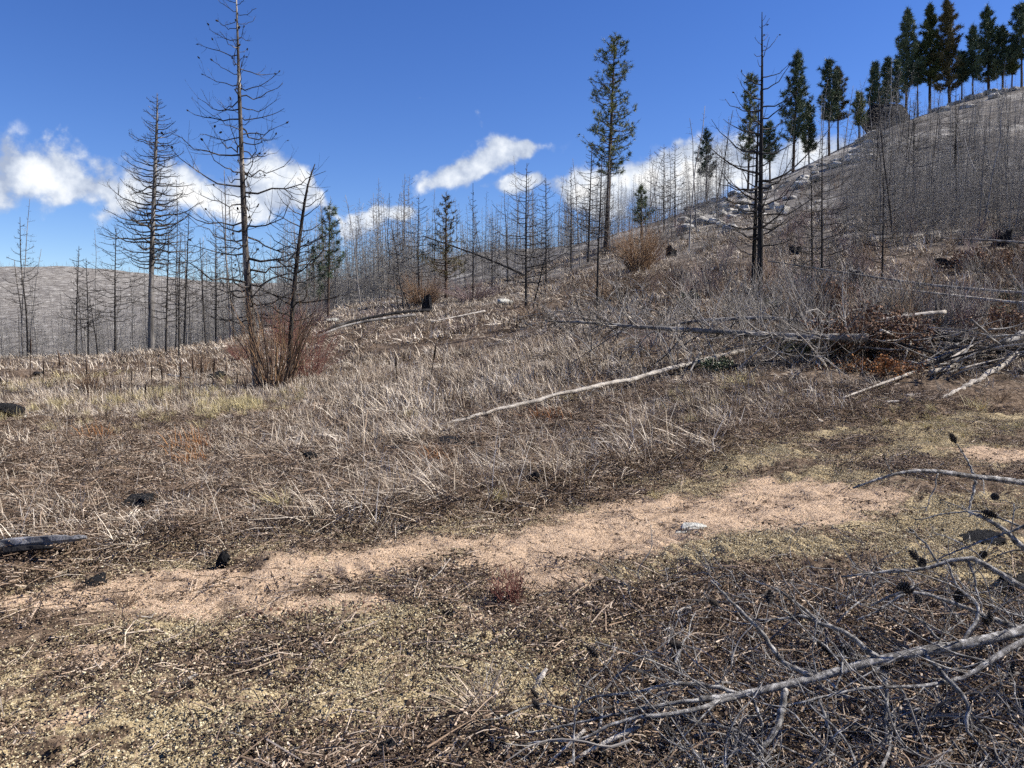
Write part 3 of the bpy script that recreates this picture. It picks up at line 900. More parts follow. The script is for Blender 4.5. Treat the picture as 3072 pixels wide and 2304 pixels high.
def snag_copy(x, y, h, k, rz, label, group, thick=1.0, tilt=(0, 0)):
    z = float(H(x, y, False))
    s = h / 10
    root = empty('burnt_snag', (x, y, z), label, 'dead tree', group, rz)
    root.rotation_euler = (tilt[0], tilt[1], rz)
    root.scale = (s * thick, s * thick, s)
    obj('trunk', SV[k][0], root); obj('branches', SV[k][1][0], root)


rs = np.random.default_rng(77)
stands = [
    (46, 0, 235, 44, 120, 5.5, 10.5, 'thin bare burnt tree in the stand below the meadow edge, under the far left ridge', 'burnt trees beyond the left meadow edge'),
    (58, 330, 700, 48, 105, 4.0, 9.5, 'thin bare burnt tree in the grey stand along the crest behind the shrubs', 'burnt trees along the crest'),
    (34, 690, 900, 70, 108, 5.0, 10.0, 'thin bare burnt tree among the green pines climbing the ridge line', 'burnt trees along the ridge line'),
    (80, 850, 1040, 40, 96, 3.5, 8.5, 'thin dark burnt tree in the dense stand on the steep right slope', 'burnt trees on the right slope'),
]
for (n, u0, u1, y0, y1, h0, h1, lab, grp) in stands:
    for i in range(n):
        for _ in range(20):
            u = rs.uniform(u0, u1); Y = math.exp(rs.uniform(math.log(y0), math.log(y1)))
            if grp.endswith('slope') and (u < 835 + (70 - Y) * 1.0 or u < 800 + (Y - 66) * 2.6): continue
            break
        x = (u - 512) / F * Y
        snag_copy(x, Y, rs.uniform(h0, h1), int(rs.integers(12)), rs.random() * 6.28, lab, grp, rs.uniform(.7, 1.7), (rs.normal(0, .05), rs.normal(0, .06)))

# the wood as one mass where stems can no longer be told apart
def wood_mass(name, label, n, u0, u1, y0, y1, h0, h1, seed, cond=None):
    rg = np.random.default_rng(seed)
    u = rg.uniform(u0, u1, n); Y = np.exp(rg.uniform(math.log(y0), math.log(y1), n))
    x = (u - 512) / F * Y
    cl = fbm(x, Y, 14, 3, 51) + rg.uniform(-.6, .6, n)
    k = cl > -.35
    if cond is not None: k &= cond(u, Y)
    x, Y = x[k], Y[k]; n = len(x)
    z = H(x, Y, False)
    rot = np.stack([rg.normal(0, .05, n), rg.normal(0, .05, n), rg.random(n) * 6.28], -1)
    scatter(name, label, np.stack([x, Y, z - .1], -1), rot, rg.uniform(h0, h1, n) / 10, rg.integers(0, len(MASS), n), MASS)


MASS = []
for k in range(6):
    tp = tree_parts(up_path(10, .02, k, 0, 40 + k), .045, 410 + k, 66, .04, 1.7, ['cone', 'column', 'other'][k % 3], -.05, .4, 6, .45, 1, 4, 3, 'grey' if k % 2 else 'snag', 'twig', brk=.25, tint=(.25, .95), rb=.03, rmin=.008, sin=.03)
    # trunk and boughs of one small far tree in a single mesh
    m1 = tp[0].copy(); m2 = tp[1][0]
    mb = MB()
    for m_ in (m1, m2):
        vv = np.empty(len(m_.vertices) * 3); m_.vertices.foreach_get('co', vv)
        for p_ in (4, 3):
            pass
        pv = [tuple(p.vertices) for p in m_.polygons]
        mb.add(vv.reshape(-1, 3), [p for p in pv if len(p) == 4], [p for p in pv if len(p) == 3], tint=.45)
    MASS.append(mb.mesh('far_snag', M['grey'] if k % 3 == 0 else M['ash']))
wood_mass('burnt_forest', 'grey mass of bare burnt trees filling the left valley', 2400, -60, 420, 60, 420, 5, 10, 1)
wood_mass('burnt_forest', 'nearer grey thicket of bare trees just below the left meadow edge', 1000, -60, 330, 52, 150, 2.5, 7.5, 6)
wood_mass('burnt_forest', 'grey mass of bare burnt trees behind the crest', 760, 330, 720, 60, 190, 3, 7.5, 2)
wood_mass('burnt_forest', 'dense grey thicket of bare stems on the right slope', 1600, 800, 1090, 40, 108, 1.6, 5.0, 3, lambda u, Y: (u > 835 + (70 - Y) * 1.0 + np.random.default_rng(5).normal(0, 22, len(u))) & (u > 800 + (Y - 66) * 2.6))
wood_mass('burnt_forest', 'far hillside covered in bare burnt trees', 5200, -80, 520, 420, 1500, 7, 12, 4)

# ------------------------------------------------------------------ fallen wood
def stick_path(pts): return np.array([P(*p) for p in pts])


def fallen(name, label, cat, pts, r0, r1, mat, nbr=0, bl=1.0, seed=0, sides=9, bmat=None, ntw=5, cones=0, power=1.0, group=None, up=.35, btint=(.2, .9), s0=.15, spread=1.0, extra=(), brad=.012, nseg=None, rgh=.09, wob=0.0):
    """a lying trunk or bough with its side branches as parts; pts in world metres"""
    rg = np.random.default_rng(seed)
    pts = np.asarray(pts, float)
    base = pts[0].copy()
    root = empty(name, base, label, cat, group)
    mb = MB()
    c, r = wood(mb, pts - base, r0, r1, sides, nseg or int(np.clip(np.linalg.norm(pts[-1] - pts[0]) / .12, 14, 80)), rgh, seed, power, .5, wob)
    obj('trunk', mb.mesh('trunk', M[mat]), root)
    tips = []
    n = len(c)
    for k in range(nbr):
        s = (s0 + (1 - s0) * (k + rg.random()) / nbr) * (n - 1.01)
        i = int(s)
        d = c[i + 1] - c[i]; d /= np.linalg.norm(d)
        q = rg.normal(size=3); side = cr(d, q); side /= np.linalg.norm(side)
        dr = d * rg.uniform(.3, .9) + side * spread; dr /= np.linalg.norm(dr)
        if dr[2] < -.25: dr[2] *= .35
        l = bl * rg.uniform(.45, 1.2) * (1.15 - .55 * s / n)
        t = np.linspace(0, 1, 8)[:, None]
        side2 = cr(dr, rg.normal(size=3))
        qq = c[i] + dr * l * t + np.array([0, 0, 1.0]) * l * up * rg.uniform(-1.0, 1.0) * t ** 2 + side2 * l * rg.normal(0, .42) * t ** 2
        qq[2:] += np.cumsum(rg.normal(0, l * .012, (6, 3)), 0)
        rb = min(r[i] * .5, brad * max(l, .3) ** .8)
        bm = MB(); rr_ = np.linspace(rb, max(rb * .25, .0025), 8)
        tn = rg.uniform(*btint)
        bm.tube(qq, rr_, 5, tn, cap=False)
        tp = []
        twigs(bm, rg, qq, rr_, ntw, l * .5, .2, 3, .3, .9, (max(0, tn - .25), min(1, tn + .2)), tp, 1, rmin=max(.0022, .00028 * np.linalg.norm(base)))
        o_ = obj('branch', bm.mesh('branch', M[bmat or mat]), root)
        tips += [(a_, b_, o_) for (a_, b_) in tp[:2] + [(qq[-1], qq[-1] - qq[-2])]]
    for e in extra:
        bm = MB()
        ep = np.asarray(e[0], float) - base
        cc, rr_ = wood(bm, ep, e[1], e[2], 7, 30, .09, seed + len(tips), 1.0, rg.uniform(*btint), .0022)
        tp = []
        twigs(bm, rg, cc, rr_, e[3] if len(e) > 3 else 4, e[4] if len(e) > 4 else .3, .3, 4, .3, .8, btint, tp, 1)
        o_ = obj('branch', bm.mesh('branch', M[bmat or mat]), root)
        tips += [(a_, b_, o_) for (a_, b_) in tp[:3] + [(cc[-1], cc[-1] - cc[-2])]]
    for i in rg.permutation(len(tips))[:cones]:
        p, d, par = tips[i]
        k = rg.uniform(.6, .95)
        obj('cone', CONE, par, p, align(d + rg.normal(0, .4, 3) * np.linalg.norm(d)), (k, k, k))
    return root


S = stick_path
# the dead pine top lying close to the camera
E = lambda pts, a, b, n=4, l=.28: (S(pts), a, b, n, l)
fallen('fallen_pine_top', 'grey flaky fallen pine top with cones lying across the near right corner', 'fallen tree',
       S([(1240, 560, 3.35), (1120, 600, 3.2), (1024, 630, 3.08), (965, 644, 3.03), (880, 660, 3.0), (814, 678, 2.97), (739, 695, 2.93), (700, 699, 2.9)]), .025, .010, 'nearbark', 14, .45, 901, 14, 'nearbark', 6, 16, .8, brad=.010, nseg=130, rgh=.06,
       extra=[E([(739, 694, 2.93), (710, 685, 2.95), (683, 682, 2.98), (640, 690, 3.0), (593, 695, 3.02), (571, 705, 3.02)], .009, .004, 7),
              E([(735, 696, 2.93), (683, 700, 2.92), (623, 709, 2.92), (560, 724, 2.92), (524, 731, 2.92)], .009, .003, 8),
              E([(739, 697, 2.93), (683, 711, 2.86), (620, 722, 2.84), (584, 737, 2.82), (529, 743, 2.84)], .010, .004, 8),
              E([(811, 676, 2.97), (788, 661, 3.02), (758, 623, 3.1), (737, 599, 3.16), (713, 576, 3.2)], .012, .004, 4, .2),
              E([(878, 659, 3.0), (852, 640, 3.05), (820, 626, 3.1), (796, 620, 3.14), (747, 622, 3.16)], .013, .004, 5, .25),
              E([(822, 626, 3.1), (800, 608, 3.16), (769, 590, 3.2), (748, 584, 3.22)], .007, .003, 3, .15),
              E([(884, 665, 3.0), (887, 700, 2.93), (889, 738, 2.84), (886, 763, 2.8)], .010, .005, 3, .2),
              E([(785, 689, 2.95), (777, 719, 2.88), (758, 749, 2.82), (742, 770, 2.78)], .015, .007, 5, .25),
              E([(753, 700, 2.93), (760, 723, 2.88), (761, 749, 2.84)], .007, .003, 2, .15),
              E([(843, 644, 3.04), (842, 668, 2.98), (833, 689, 2.92)], .006, .003, 1, .1),
              E([(1110, 612, 3.18), (1024, 641, 3.0), (980, 668, 2.92), (940, 684, 2.88), (860, 690, 2.85), (800, 706, 2.8)], .014, .004, 10, .35),
              E([(960, 646, 3.02), (975, 610, 3.1), (958, 590, 3.2), (940, 560, 3.3)], .008, .003, 3, .2),
              E([(925, 655, 3.0), (960, 700, 2.8), (968, 740, 2.7), (990, 772, 2.66)], .010, .004, 4, .25),
              E([(818, 698, 2.92), (833, 734, 2.82), (861, 757, 2.78), (900, 775, 2.75)], .006, .003, 3, .2)])
for (nm, pts, r0, r1, nb, cn, sd_, lab, ex) in [
    ('dead_bough', [(1230, 560, 4.3), (1120, 500, 4.1), (1024, 483, 4.0), (976, 477, 3.95), (929, 471, 3.9), (895, 474, 3.88), (853, 488, 3.85)], .022, .005, 3, 2, 911, 'thin dark bough reaching in from the right above the dirt track, cone midway',
     [E([(976, 477, 3.95), (968, 462, 4.0), (955, 444, 4.05)], .007, .003, 2, .12), E([(976, 478, 3.95), (971, 500, 3.9), (968, 516, 3.86)], .008, .004, 2, .12), E([(938, 473, 3.9), (930, 500, 3.86), (920, 512, 3.84)], .004, .002, 2, .1)]),
    ('dead_bough', [(1200, 640, 3.6), (1090, 590, 3.6), (1024, 548, 3.6), (1006, 531, 3.62), (984, 518, 3.64), (968, 512, 3.66)], .018, .006, 3, 3, 912, 'grey bough with a black cone cluster under the thin dark one, right edge',
     [E([(1040, 520, 3.6), (1006, 533, 3.62), (975, 545, 3.62), (935, 560, 3.6)], .008, .003, 3, .15), E([(1050, 540, 3.6), (1024, 528, 3.7), (980, 510, 3.8), (940, 515, 3.85), (915, 520, 3.86)], .006, .003, 4, .15)]),
    ('dead_bough', [(1190, 640, 3.3), (1100, 620, 3.3), (1024, 588, 3.3), (993, 569, 3.32), (965, 558, 3.34), (923, 569, 3.36), (890, 571, 3.38), (841, 577, 3.4)], .019, .004, 4, 2, 913, 'arching grey bough over the shaded litter, right edge',
     [E([(967, 558, 3.34), (978, 590, 3.28), (984, 616, 3.2)], .006, .003, 2, .1), E([(940, 565, 3.35), (925, 540, 3.42), (912, 530, 3.45)], .006, .003, 2, .12)]),
    ('dead_bough', [(1150, 660, 3.15), (1070, 645, 3.15), (1016, 627, 3.15), (984, 616, 3.16), (959, 605, 3.18), (908, 591, 3.22), (871, 606, 3.24)], .017, .004, 4, 3, 914, 'low grey bough just behind the near fallen pine top',
     [E([(908, 591, 3.22), (880, 612, 3.2), (858, 622, 3.18)], .006, .003, 3, .12), E([(940, 640, 3.1), (915, 618, 3.15), (890, 600, 3.2)], .006, .003, 3, .15)]),
]:
    fallen(nm, lab, 'branch', S(pts), r0, r1, 'nearbark', nb, .4, sd_, 8, 'nearbark', 4, cn, extra=ex, btint=(.2, .7), brad=.008)
fallen('dead_bough', 'slender pale stick lying across the dead twigs at the bottom edge', 'branch', S([(640, 726, 2.86), (600, 745, 2.8), (565, 765, 2.76)]), .010, .006, 'pale', 0, .2, 920)
fallen('dead_bough', 'short pale stick beside the slender one at the bottom edge', 'branch', S([(585, 730, 2.84), (565, 748, 2.8), (546, 766, 2.76)]), .007, .005, 'pale', 0, .2, 921)

# fallen trunks on the slope
fallen('fallen_log', 'long grey fallen trunk with many bare boughs, lying level across the slope', 'fallen log',
       S([(868, 338, 15.6), (800, 337, 16), (740, 333, 16.4), (640, 327, 17), (590, 323, 17.3), (545, 321, 17.6)]), .088, .018, 'grey', 70, 1.35, 931, 9, 'twig', 11, 45, .9, up=.35, s0=.06, brad=.016)
fallen('fallen_log', 'second grey fallen trunk close behind the long level one', 'fallen log',
       S([(862, 327, 18.4), (810, 322, 18.5), (760, 318, 18.6), (700, 321, 18.7), (640, 329, 18.7)]), .08, .02, 'grey', 40, 1.3, 932, 9, 'twig', 9, 10, .9, up=.4, s0=.1, brad=.016)


def lying(u0, v0, u1, v1, n=6, lift=.05, sag=None):
    out = []
    for t in np.linspace(0, 1, n):
        p = G(u0 + (u1 - u0) * t, v0 + (v1 - v0) * t)
        out.append(p)
    out = np.array(out)
    # a log is straight: run it between its ends and lift it clear of the ground
    ln = out[0] + (out[-1] - out[0]) * np.linspace(0, 1, n)[:, None]
    ln[:, 2] += max(0, (H(ln[:, 0], ln[:, 1], False) - ln[:, 2]).max()) + lift
    return ln


fallen('fallen_log', 'bleached white fallen log slanting down into the brown grass', 'fallen log', lying(748, 351, 436, 428, 8, .03), .058, .022, 'pale', 12, .7, 933, 10, 'grey', 5, up=.4, rgh=.14, wob=.008)
fallen('fallen_log', 'thick pale log at the right edge slanting down from the brush pile', 'fallen log', lying(1060, 338, 950, 397, 6, .12), .09, .03, 'pale', 12, 1.0, 934, 11, 'grey', 7, up=.4, rgh=.15, wob=.012)
fallen('fallen_log', 'stout grey log end rising above the thick pale one at the right edge', 'fallen log', lying(1090, 332, 1000, 366, 5, .26), .15, .06, 'grey', 5, .9, 935, 11, 'grey', 5, rgh=.16, wob=.02)
fallen('fallen_pole', 'long fallen pole propped across the slope behind the leafy brown bush', 'fallen log',
       S([(1110, 297, 23), (1024, 293, 24), (930, 285, 25), (840, 272, 26.5), (768, 261, 28)]), .07, .02, 'grey', 10, 1.3, 936, 8, 'snag', 5, up=.3, brad=.016)
fallen('fallen_pole', 'short pale fallen pole under the long propped one', 'fallen log', S([(1060, 307, 20), (1000, 301, 20.5), (940, 294, 21), (880, 287, 21.6)]), .06, .02, 'pale', 8, 1.0, 937, 8, 'grey', 4, up=.3)
fallen('fallen_pole', 'pale forked pole lying between the leafy brown bush and brush pile', 'fallen log', S([(945, 312, 18.5), (905, 316, 18.2), (872, 322, 18), (845, 336, 17.6)]), .055, .02, 'pale', 5, .8, 938, 8, 'grey', 4, up=.3)
fallen('fallen_pole', 'thin mossy stick lying across the litter left of the thick pale log', 'branch', lying(915, 376, 842, 403, 5, .08), .03, .014, 'pale', 3, .4, 939, 7, 'grey', 3)
fallen('fallen_pole', 'short mossy log left of the thick pale log', 'fallen log', lying(958, 371, 930, 378, 4, .1), .055, .045, 'pale', 1, .3, 940, 8, 'grey', 2)
fallen('fallen_pole', 'shaded dark log lying below the long level trunk', 'fallen log', lying(830, 362, 728, 371, 5, .06), .09, .05, 'char', 4, .8, 941, 8, 'snag', 4)
fallen('fallen_pole', 'upper dark fallen pole of the pair leaning on the crest', 'fallen log', S([(430, 310, 40), (395, 313, 38), (350, 322, 36), (320, 332, 34)]), .085, .04, 'char', 6, 1.0, 942, 7, 'snag', 4)
fallen('fallen_pole', 'lower dark fallen pole of the pair leaning on the crest', 'fallen log', S([(415, 315, 38), (380, 319, 36), (345, 326, 35), (318, 336, 33)]), .075, .04, 'grey', 5, 1.0, 943, 7, 'snag', 4)
fallen('fallen_pole', 'thin dead pole slanting down through the crest trees', 'fallen log', S([(525, 275, 52), (480, 256, 54), (423, 236, 56)]), .09, .04, 'snag', 8, 1.0, 944, 6, 'snag', 4)
fallen('fallen_pole', 'fallen pole on the right slope beside the black stump', 'fallen log', S([(1060, 246, 36), (1000, 241, 37), (940, 238, 38)]), .08, .03, 'grey', 6, 1.0, 945, 7, 'snag', 4)
fallen('fallen_pole', 'white curved stick in the grass below the crest', 'branch', lying(485, 319, 432, 330, 5, .35), .05, .025, 'pale', 3, .6, 946, 7, 'grey', 3)
fallen('fallen_pole', 'white stick in the grass left of the willow clump', 'branch', lying(168, 379, 192, 382, 4, .12), .04, .02, 'pale', 2, .4, 947, 7, 'grey', 3)
fallen('dead_bough', 'bent brown bough arching out of the grass above the dirt track', 'branch', S([(543, 462, 9.6), (553, 446, 9.6), (572, 440, 9.5), (590, 439, 9.5), (603, 446, 9.4)]), .02, .006, 'snag', 3, .4, 948, 7, 'snag', 3)
fallen('fallen_pole', 'tilted thin sticks trunk lying under the arching boughs near the yellow mound', 'branch', lying(700, 362, 690, 382, 4, .2), .03, .015, 'grey', 4, .7, 949, 7, 'grey', 4)

# brush pile by the right edge: every stick its own part
pc = G(985, 372)
pc_ = pc
pile = empty('brush_pile', pc, 'tangled pile of grey sticks over a dark hollow at the right edge', 'brush pile')
rg = np.random.default_rng(55)
for k in range(110):
    mb = MB()
    c0 = np.array([rg.normal(0, .95), rg.normal(.5, .8), 0])
    c0[2] = H(pc[0] + c0[0], pc[1] + c0[1], False) - pc[2] + rg.uniform(.05, .75)
    a = rg.normal(.2, .8); l = rg.uniform(.6, 2.2)
    d = np.array([math.cos(a), math.sin(a), rg.normal(.05, .28)]) * l / 2
    cc, rr_ = wood(mb, [c0 - d, c0 + rg.normal(0, .06, 3), c0 + d], rg.uniform(.012, .035), .006, 6, 9, .08, k)
    twigs(mb, rg, cc, rr_, 4, l * .35, .2, 3, .2)
    obj('stick', mb.mesh('stick', M[['grey', 'snag', 'pale', 'char', 'grey'][k % 5]]), pile)
# dead twig tangle round the long fallen trunks, one bough at a time
rg = np.random.default_rng(56)
for k in range(110):
    u = rg.uniform(590, 850); v = rg.uniform(322, 376) if k % 3 else rg.uniform(300, 330)
    b = G(u, v)
    l = rg.uniform(.7, 1.9); a = rg.random() * 6.28
    pts = [b + [0, 0, .05], b + [math.cos(a) * l * .4, math.sin(a) * l * .4, rg.uniform(.3, .9)], b + [math.cos(a) * l, math.sin(a) * l * .8, rg.uniform(.0, 1.3)]]
    root = empty('dead_bough', b, 'bare grey bough in the tangle under the long level fallen trunk', 'branch', 'boughs tangled under the fallen trunks')
    mb = MB(); cc, rr_ = wood(mb, np.array(pts) - b, .018, .006, 5, 9, .06, k)
    obj('stem', mb.mesh('stem', M[['ash', 'snag', 'pale', 'ash'][k % 4]]), root)
    mb = MB(); twigs(mb, rg, cc, rr_, 9, l * .55, .1, 3, .3, 1.0, (.3, 1.0), None, 1, rmin=.0055)
    obj('twigs', mb.mesh('twigs', M['twig']), root)

# ------------------------------------------------------------------ shrubs
def shrub(name, label, base, hgt, spread, nstem, mats, seed, r=.012, ntw=4, arch=.5, group=None, thick=None, tint=(.2, .9)):
    rg = np.random.default_rng(seed)
    root = empty(name, base, label, 'shrub', group)
    rest = MB()
    for k in range(nstem):
        a = rg.random() * 6.28; out = spread * rg.uniform(.1, 1.05) ** .8
        h = hgt * rg.uniform(.35, 1.1) * (1 - .2 * (out / spread) ** 2)
        s = np.linspace(0, 1, 7)
        st0 = spread * .32 * math.sqrt(rg.random())
        q = np.stack([math.sin(a) * (out * (s ** (1 + arch)) + st0), math.cos(a) * (out * (s ** (1 + arch)) + st0), h * (s - .12 * (out / spread) * s ** 3) - .05], -1)
        q[1:] += np.cumsum(rg.normal(0, .012 * hgt, (6, 3)), 0)
        rr_ = np.linspace(r * rg.uniform(.6, 1.5), r * .22, 7)
        big = thick and k < thick
        m_ = MB() if big else rest
        tn = rg.uniform(*tint)
        if big: rr_ = rr_ * 1.9
        m_.tube(q, rr_, 4 if big else 3, tn * (.4 if big else 1), cap=False)
        twigs(m_, rg, q, rr_, ntw, hgt * .22, .35, 3, .5, .7, (max(0, tn - .1), min(1, tn + .15)))
        if big: obj('stem', m_.mesh('stem', M[mats[0]]), root)
    obj('twigs', rest.mesh('twigs', M[mats[-1]]), root)
    return root


def leafy(name, label, base, hgt, spread, nleaf, lm, seed, ls=.07, group=None, sm='snag'):
    rg = np.random.default_rng(seed)
    root = empty(name, base, label, 'shrub', group)
    st = MB(); lv = MB()
    n = max(14, nleaf // 60)
    tips = []
    for k in range(n):
        a = rg.random() * 6.28; out = spread * math.sqrt(rg.random()); h = hgt * rg.uniform(.5, 1.05) * (1 - .45 * (out / spread) ** 2)
        s = np.linspace(0, 1, 6)
        q = np.stack([math.sin(a) * out * s, math.cos(a) * out * s, h * s ** .8 - .05], -1); q[1:] += rg.normal(0, .03 * hgt, (5, 3))
        rr_ = np.linspace(.014, .004, 6)
        st.tube(q, rr_, 3, .3, cap=False)
        tp = []
        twigs(st, rg, q, rr_, 7, hgt * .35, .25, 3, .3, 1.0, (.1, .5), tp, 1)
        tips += tp
    tips = np.array([t[0] for t in tips])
    c = tips[rg.integers(0, len(tips), nleaf)] + rg.normal(0, .05 * hgt + .02, (nleaf, 3))
    c[:, 2] = np.maximum(c[:, 2], .02)
    d = rg.normal(size=(nleaf, 3)); d[:, 2] -= .3; d /= np.linalg.norm(d, axis=1, keepdims=True)
    s = cr(d, rg.normal(size=(nleaf, 3))); s /= np.linalg.norm(s, axis=1, keepdims=True)
    nn = cr(d, s)
    l = ls * rg.uniform(.6, 1.3, (nleaf, 1))
    v = np.stack([c, c + d * l * .5 + s * l * .3, c + d * l + nn * l * .2, c + d * l * .5 - s * l * .3 + nn * l * .1], 1).reshape(-1, 3)
    i = np.arange(nleaf) * 4
    lv.add(v, np.stack([i, i + 1, i + 2, i + 3], -1), tint=np.repeat(np.clip(rg.normal(.5, .25, nleaf), 0, 1), 4))
    obj('stems', st.mesh('stems', M[sm]), root)
    o = obj('leaves', lv.mesh('leaves', M[lm], False), root); o['kind'] = 'stuff'
    return root


bw = G(275, 389)
shrub('willow_clump', 'large leafless willow clump with golden lower stems round the tallest dead tree', bw, 3.0, 1.25, 80, ['willow', 'willow'], 61, .012, 4, .2, thick=24, tint=(.3, 1.0))
shrub('willow_clump', 'red-stemmed willow growing on the right side of the large clump', G(306, 378), 1.9, 1.1, 120, ['redtwig', 'redtwig'], 62, .008, 5, .3)
shrub('red_twig_shrub', 'reddish twig shrub behind the large willow clump', G(286, 345), 2.1, 1.2, 120, ['redtwig', 'redtwig'], 63, .010, 5, .3)
shrub('red_twig_shrub', 'mauve twig thicket on the crest right of the leaning dead tree', G(310, 326), 1.7, 1.6, 110, ['mauvetwig', 'mauvetwig'], 64, .012, 4, .3)
shrub('orange_twig_shrub', 'dense orange twig shrub on the crest behind the black stump', G(422, 305), 2.2, 1.9, 240, ['orangetwig', 'orangetwig'], 65, .015, 5, .3)
shrub('orange_twig_shrub', 'tall orange shrub with upright twigs on the slope below the tall green pine', G(639, 271), 3.0, 1.7, 240, ['orangetwig', 'orangetwig'], 66, .016, 5, .25)
shrub('orange_twig_shrub', 'wide tan shrub spreading below the tall orange one', G(618, 298), 1.6, 2.2, 220, ['orangetwig', 'straw_br'], 67, .010, 4, .4)
shrub('red_twig_shrub', 'low mauve shrub right of the dense orange crest shrub', G(472, 301), 1.5, 2.0, 170, ['mauvetwig', 'mauvetwig'], 68, .014, 4, .3)
for (u, v, h, sp, mt, lab) in [(700, 300, 1.0, 1.0, 'mauvetwig', 'low mauve brush left of the twin snags'), (790, 300, .9, 1.1, 'straw_br', 'low brown brush at the foot of the twin snags'),
                               (670, 283, 1.0, 1.3, 'straw_br', 'low brown brush below the pale stump on the slope'), (960, 300, .8, 1.1, 'mauvetwig', 'low mauve brush beneath the long propped pole'),
                               (650, 345, .8, .8, 'mauvetwig', 'small mauve twig brush left under the long level trunk'), (240, 360, 1.1, .8, 'redtwig', 'small red brush left of the large willow clump'),
                               (460, 332, .7, .7, 'mauvetwig', 'grey-mauve twig heap in the grass below the crest'), (375, 318, .7, .9, 'mauvetwig', 'mauve brush at the foot of the crest pole trio'),
                               (1000, 345, .9, .9, 'straw_br', 'brown brush behind the brush pile'), (205, 372, .9, .7, 'willow', 'small yellowish willow beside the dark burnt lump'),
                               (92, 395, .9, .35, 'willow', 'lone twiggy sapling in the meadow left of the willow clump'), (530, 318, .6, .7, 'straw_br', 'low brown brush at the foot of the spreading snag')]:
    shrub('brush', lab, G(u, v), h, sp, 70, [mt, mt], 700 + u, .007, 4, .4)
leafy('brown_leaf_bush', 'bush of dead brown leaves right of the long level trunk butt', G(868, 360), 1.15, 1.25, 3800, 'leafbrown', 71, .075)
leafy('brown_leaf_bush', 'smaller dead-leaved bush beneath the butt of the long level trunk', G(806, 350), .7, .8, 1400, 'leafbrown', 72, .07)
leafy('brown_leaf_bush', 'brown leafy bush under the long propped pole near the stump', G(838, 312), 1.0, 1.0, 1500, 'leafbrown', 73, .09)
leafy('brown_leaf_bush', 'brown leafy brush high at the right edge above the propped pole', G(985, 272), .9, 2.2, 1800, 'leafbrown', 74, .11)
leafy('brown_leaf_bush', 'brown leafy brush behind the brush pile at the right edge', G(985, 335), .8, 1.1, 1800, 'leafbrown', 75, .08)
leafy('brown_leaf_bush', 'low reddish leafy patch below the leafy brown bush', G(880, 375), .4, 1.1, 1500, 'russet', 76, .05)
for (u, v, h, sp, lab) in [(795, 358, .5, .5, 'dark evergreen shrub in the shade under the long trunk butt'), (838, 355, .7, .5, 'dark evergreen shrub left of the dead-leaved bush'), (905, 302, .8, .9, 'green shrub under the long propped pole right of the stump'),
                           (690, 304, .5, .6, 'low green shrub left of the twin snags'), (1015, 300, .5, .6, 'green shrub at the right edge by the short pale pole'), (716, 372, .35, .35, 'small pale green shrub near the yellow grass mound'),
                           (770, 312, .5, .7, 'low green shrub right below the twin snags'), (1010, 318, .5, .6, 'olive shrub above the brush pile')]:
    leafy('evergreen_shrub', lab, G(u, v), h, sp, 900, 'leafgreen', 800 + u, .05)

# ------------------------------------------------------------------ stumps, burnt lumps, rocks
def lump_mesh(name, mat, seed, n=(9, 12), rough=.22, flat=1.0):
    rg = np.random.default_rng(seed)
    a, b = n
    th = np.linspace(0.02, math.pi - .02, a); ph = np.arange(b) * 2 * math.pi / b
    T, Pp = np.meshgrid(th, ph, indexing='ij')
    v = np.stack([np.sin(T) * np.cos(Pp), np.sin(T) * np.sin(Pp), np.cos(T) * flat], -1)
    k = rg.normal(size=(7, 3)) * 1.6; f = rg.uniform(0, 6, 7)
    d = 1 + rough * sum(np.sin(v @ k[i] + f[i]) for i in range(7)) / 2.2 + rg.normal(0, rough * .22, v.shape[:2])
    v = v * d[..., None]
    # a few flat broken faces
    for i in range(5):
        nrm_ = rg.normal(size=3); nrm_ /= np.linalg.norm(nrm_); dd_ = rg.uniform(.55, .85)
        over = np.maximum(v @ nrm_ - dd_, 0)
        v = v - over[..., None] * nrm_ * .85
    mb = MB()
    i = np.arange(a - 1)[:, None] * b; k_ = np.arange(b)[None]; k2 = (k_ + 1) % b
    mb.add(v.reshape(-1, 3), np.stack([i + k_, i + b + k_, i + b + k2, i + k2], -1))
    return mb.mesh(name, M[mat], False)


def stump(label, base, hgt, r, seed, mat='black', top='black', jag=.35, lean=0.0):
    rg = np.random.default_rng(seed)
    root = empty('stump', base, label, 'stump', 'burnt stumps')
    n, sd_ = 8, 14
    an = np.arange(sd_) * 2 * math.pi / sd_
    fl = 1 + .18 * np.sin(an * 3 + rg.random() * 6) + rg.normal(0, .07, sd_)
    tz = hgt * (1 + jag * (np.sin(an + rg.random() * 6) * .6 + rg.normal(0, .35, sd_)))
    rows = []
    for i in range(n):
        t = i / (n - 1)
        rad = r * (1.5 - .5 * min(t * 2.2, 1) ** .6) * fl * (1 + rg.normal(0, .04, sd_))
        rows.append(np.stack([np.cos(an) * rad + lean * tz * t, np.sin(an) * rad, -.12 + (tz + .12) * t], -1))
    v = np.array(rows).reshape(-1, 3)
    i = np.arange(n - 1)[:, None] * sd_; k = np.arange(sd_)[None]; k2 = (k + 1) % sd_
    mb = MB(); mb.add(v, np.stack([i + k, i + k2, i + sd_ + k2, i + sd_ + k], -1))
    obj('body', mb.mesh('body', M[mat], False), root)
    mb = MB()
    ring = rows[-1]; cen = ring.mean(0) - [0, 0, hgt * jag * .5]
    v = np.vstack([ring * [.995, .995, 1], (ring * .55 + cen * .45) - [0, 0, hgt * .06], cen[None]])
    q = np.stack([k[0], k2[0], sd_ + k2[0], sd_ + k[0]], -1)
    mb.add(v, q, np.stack([sd_ + k[0], sd_ + k2[0], np.full(sd_, 2 * sd_)], -1))
    obj('top', mb.mesh('top', M[top], False), root)
    return root


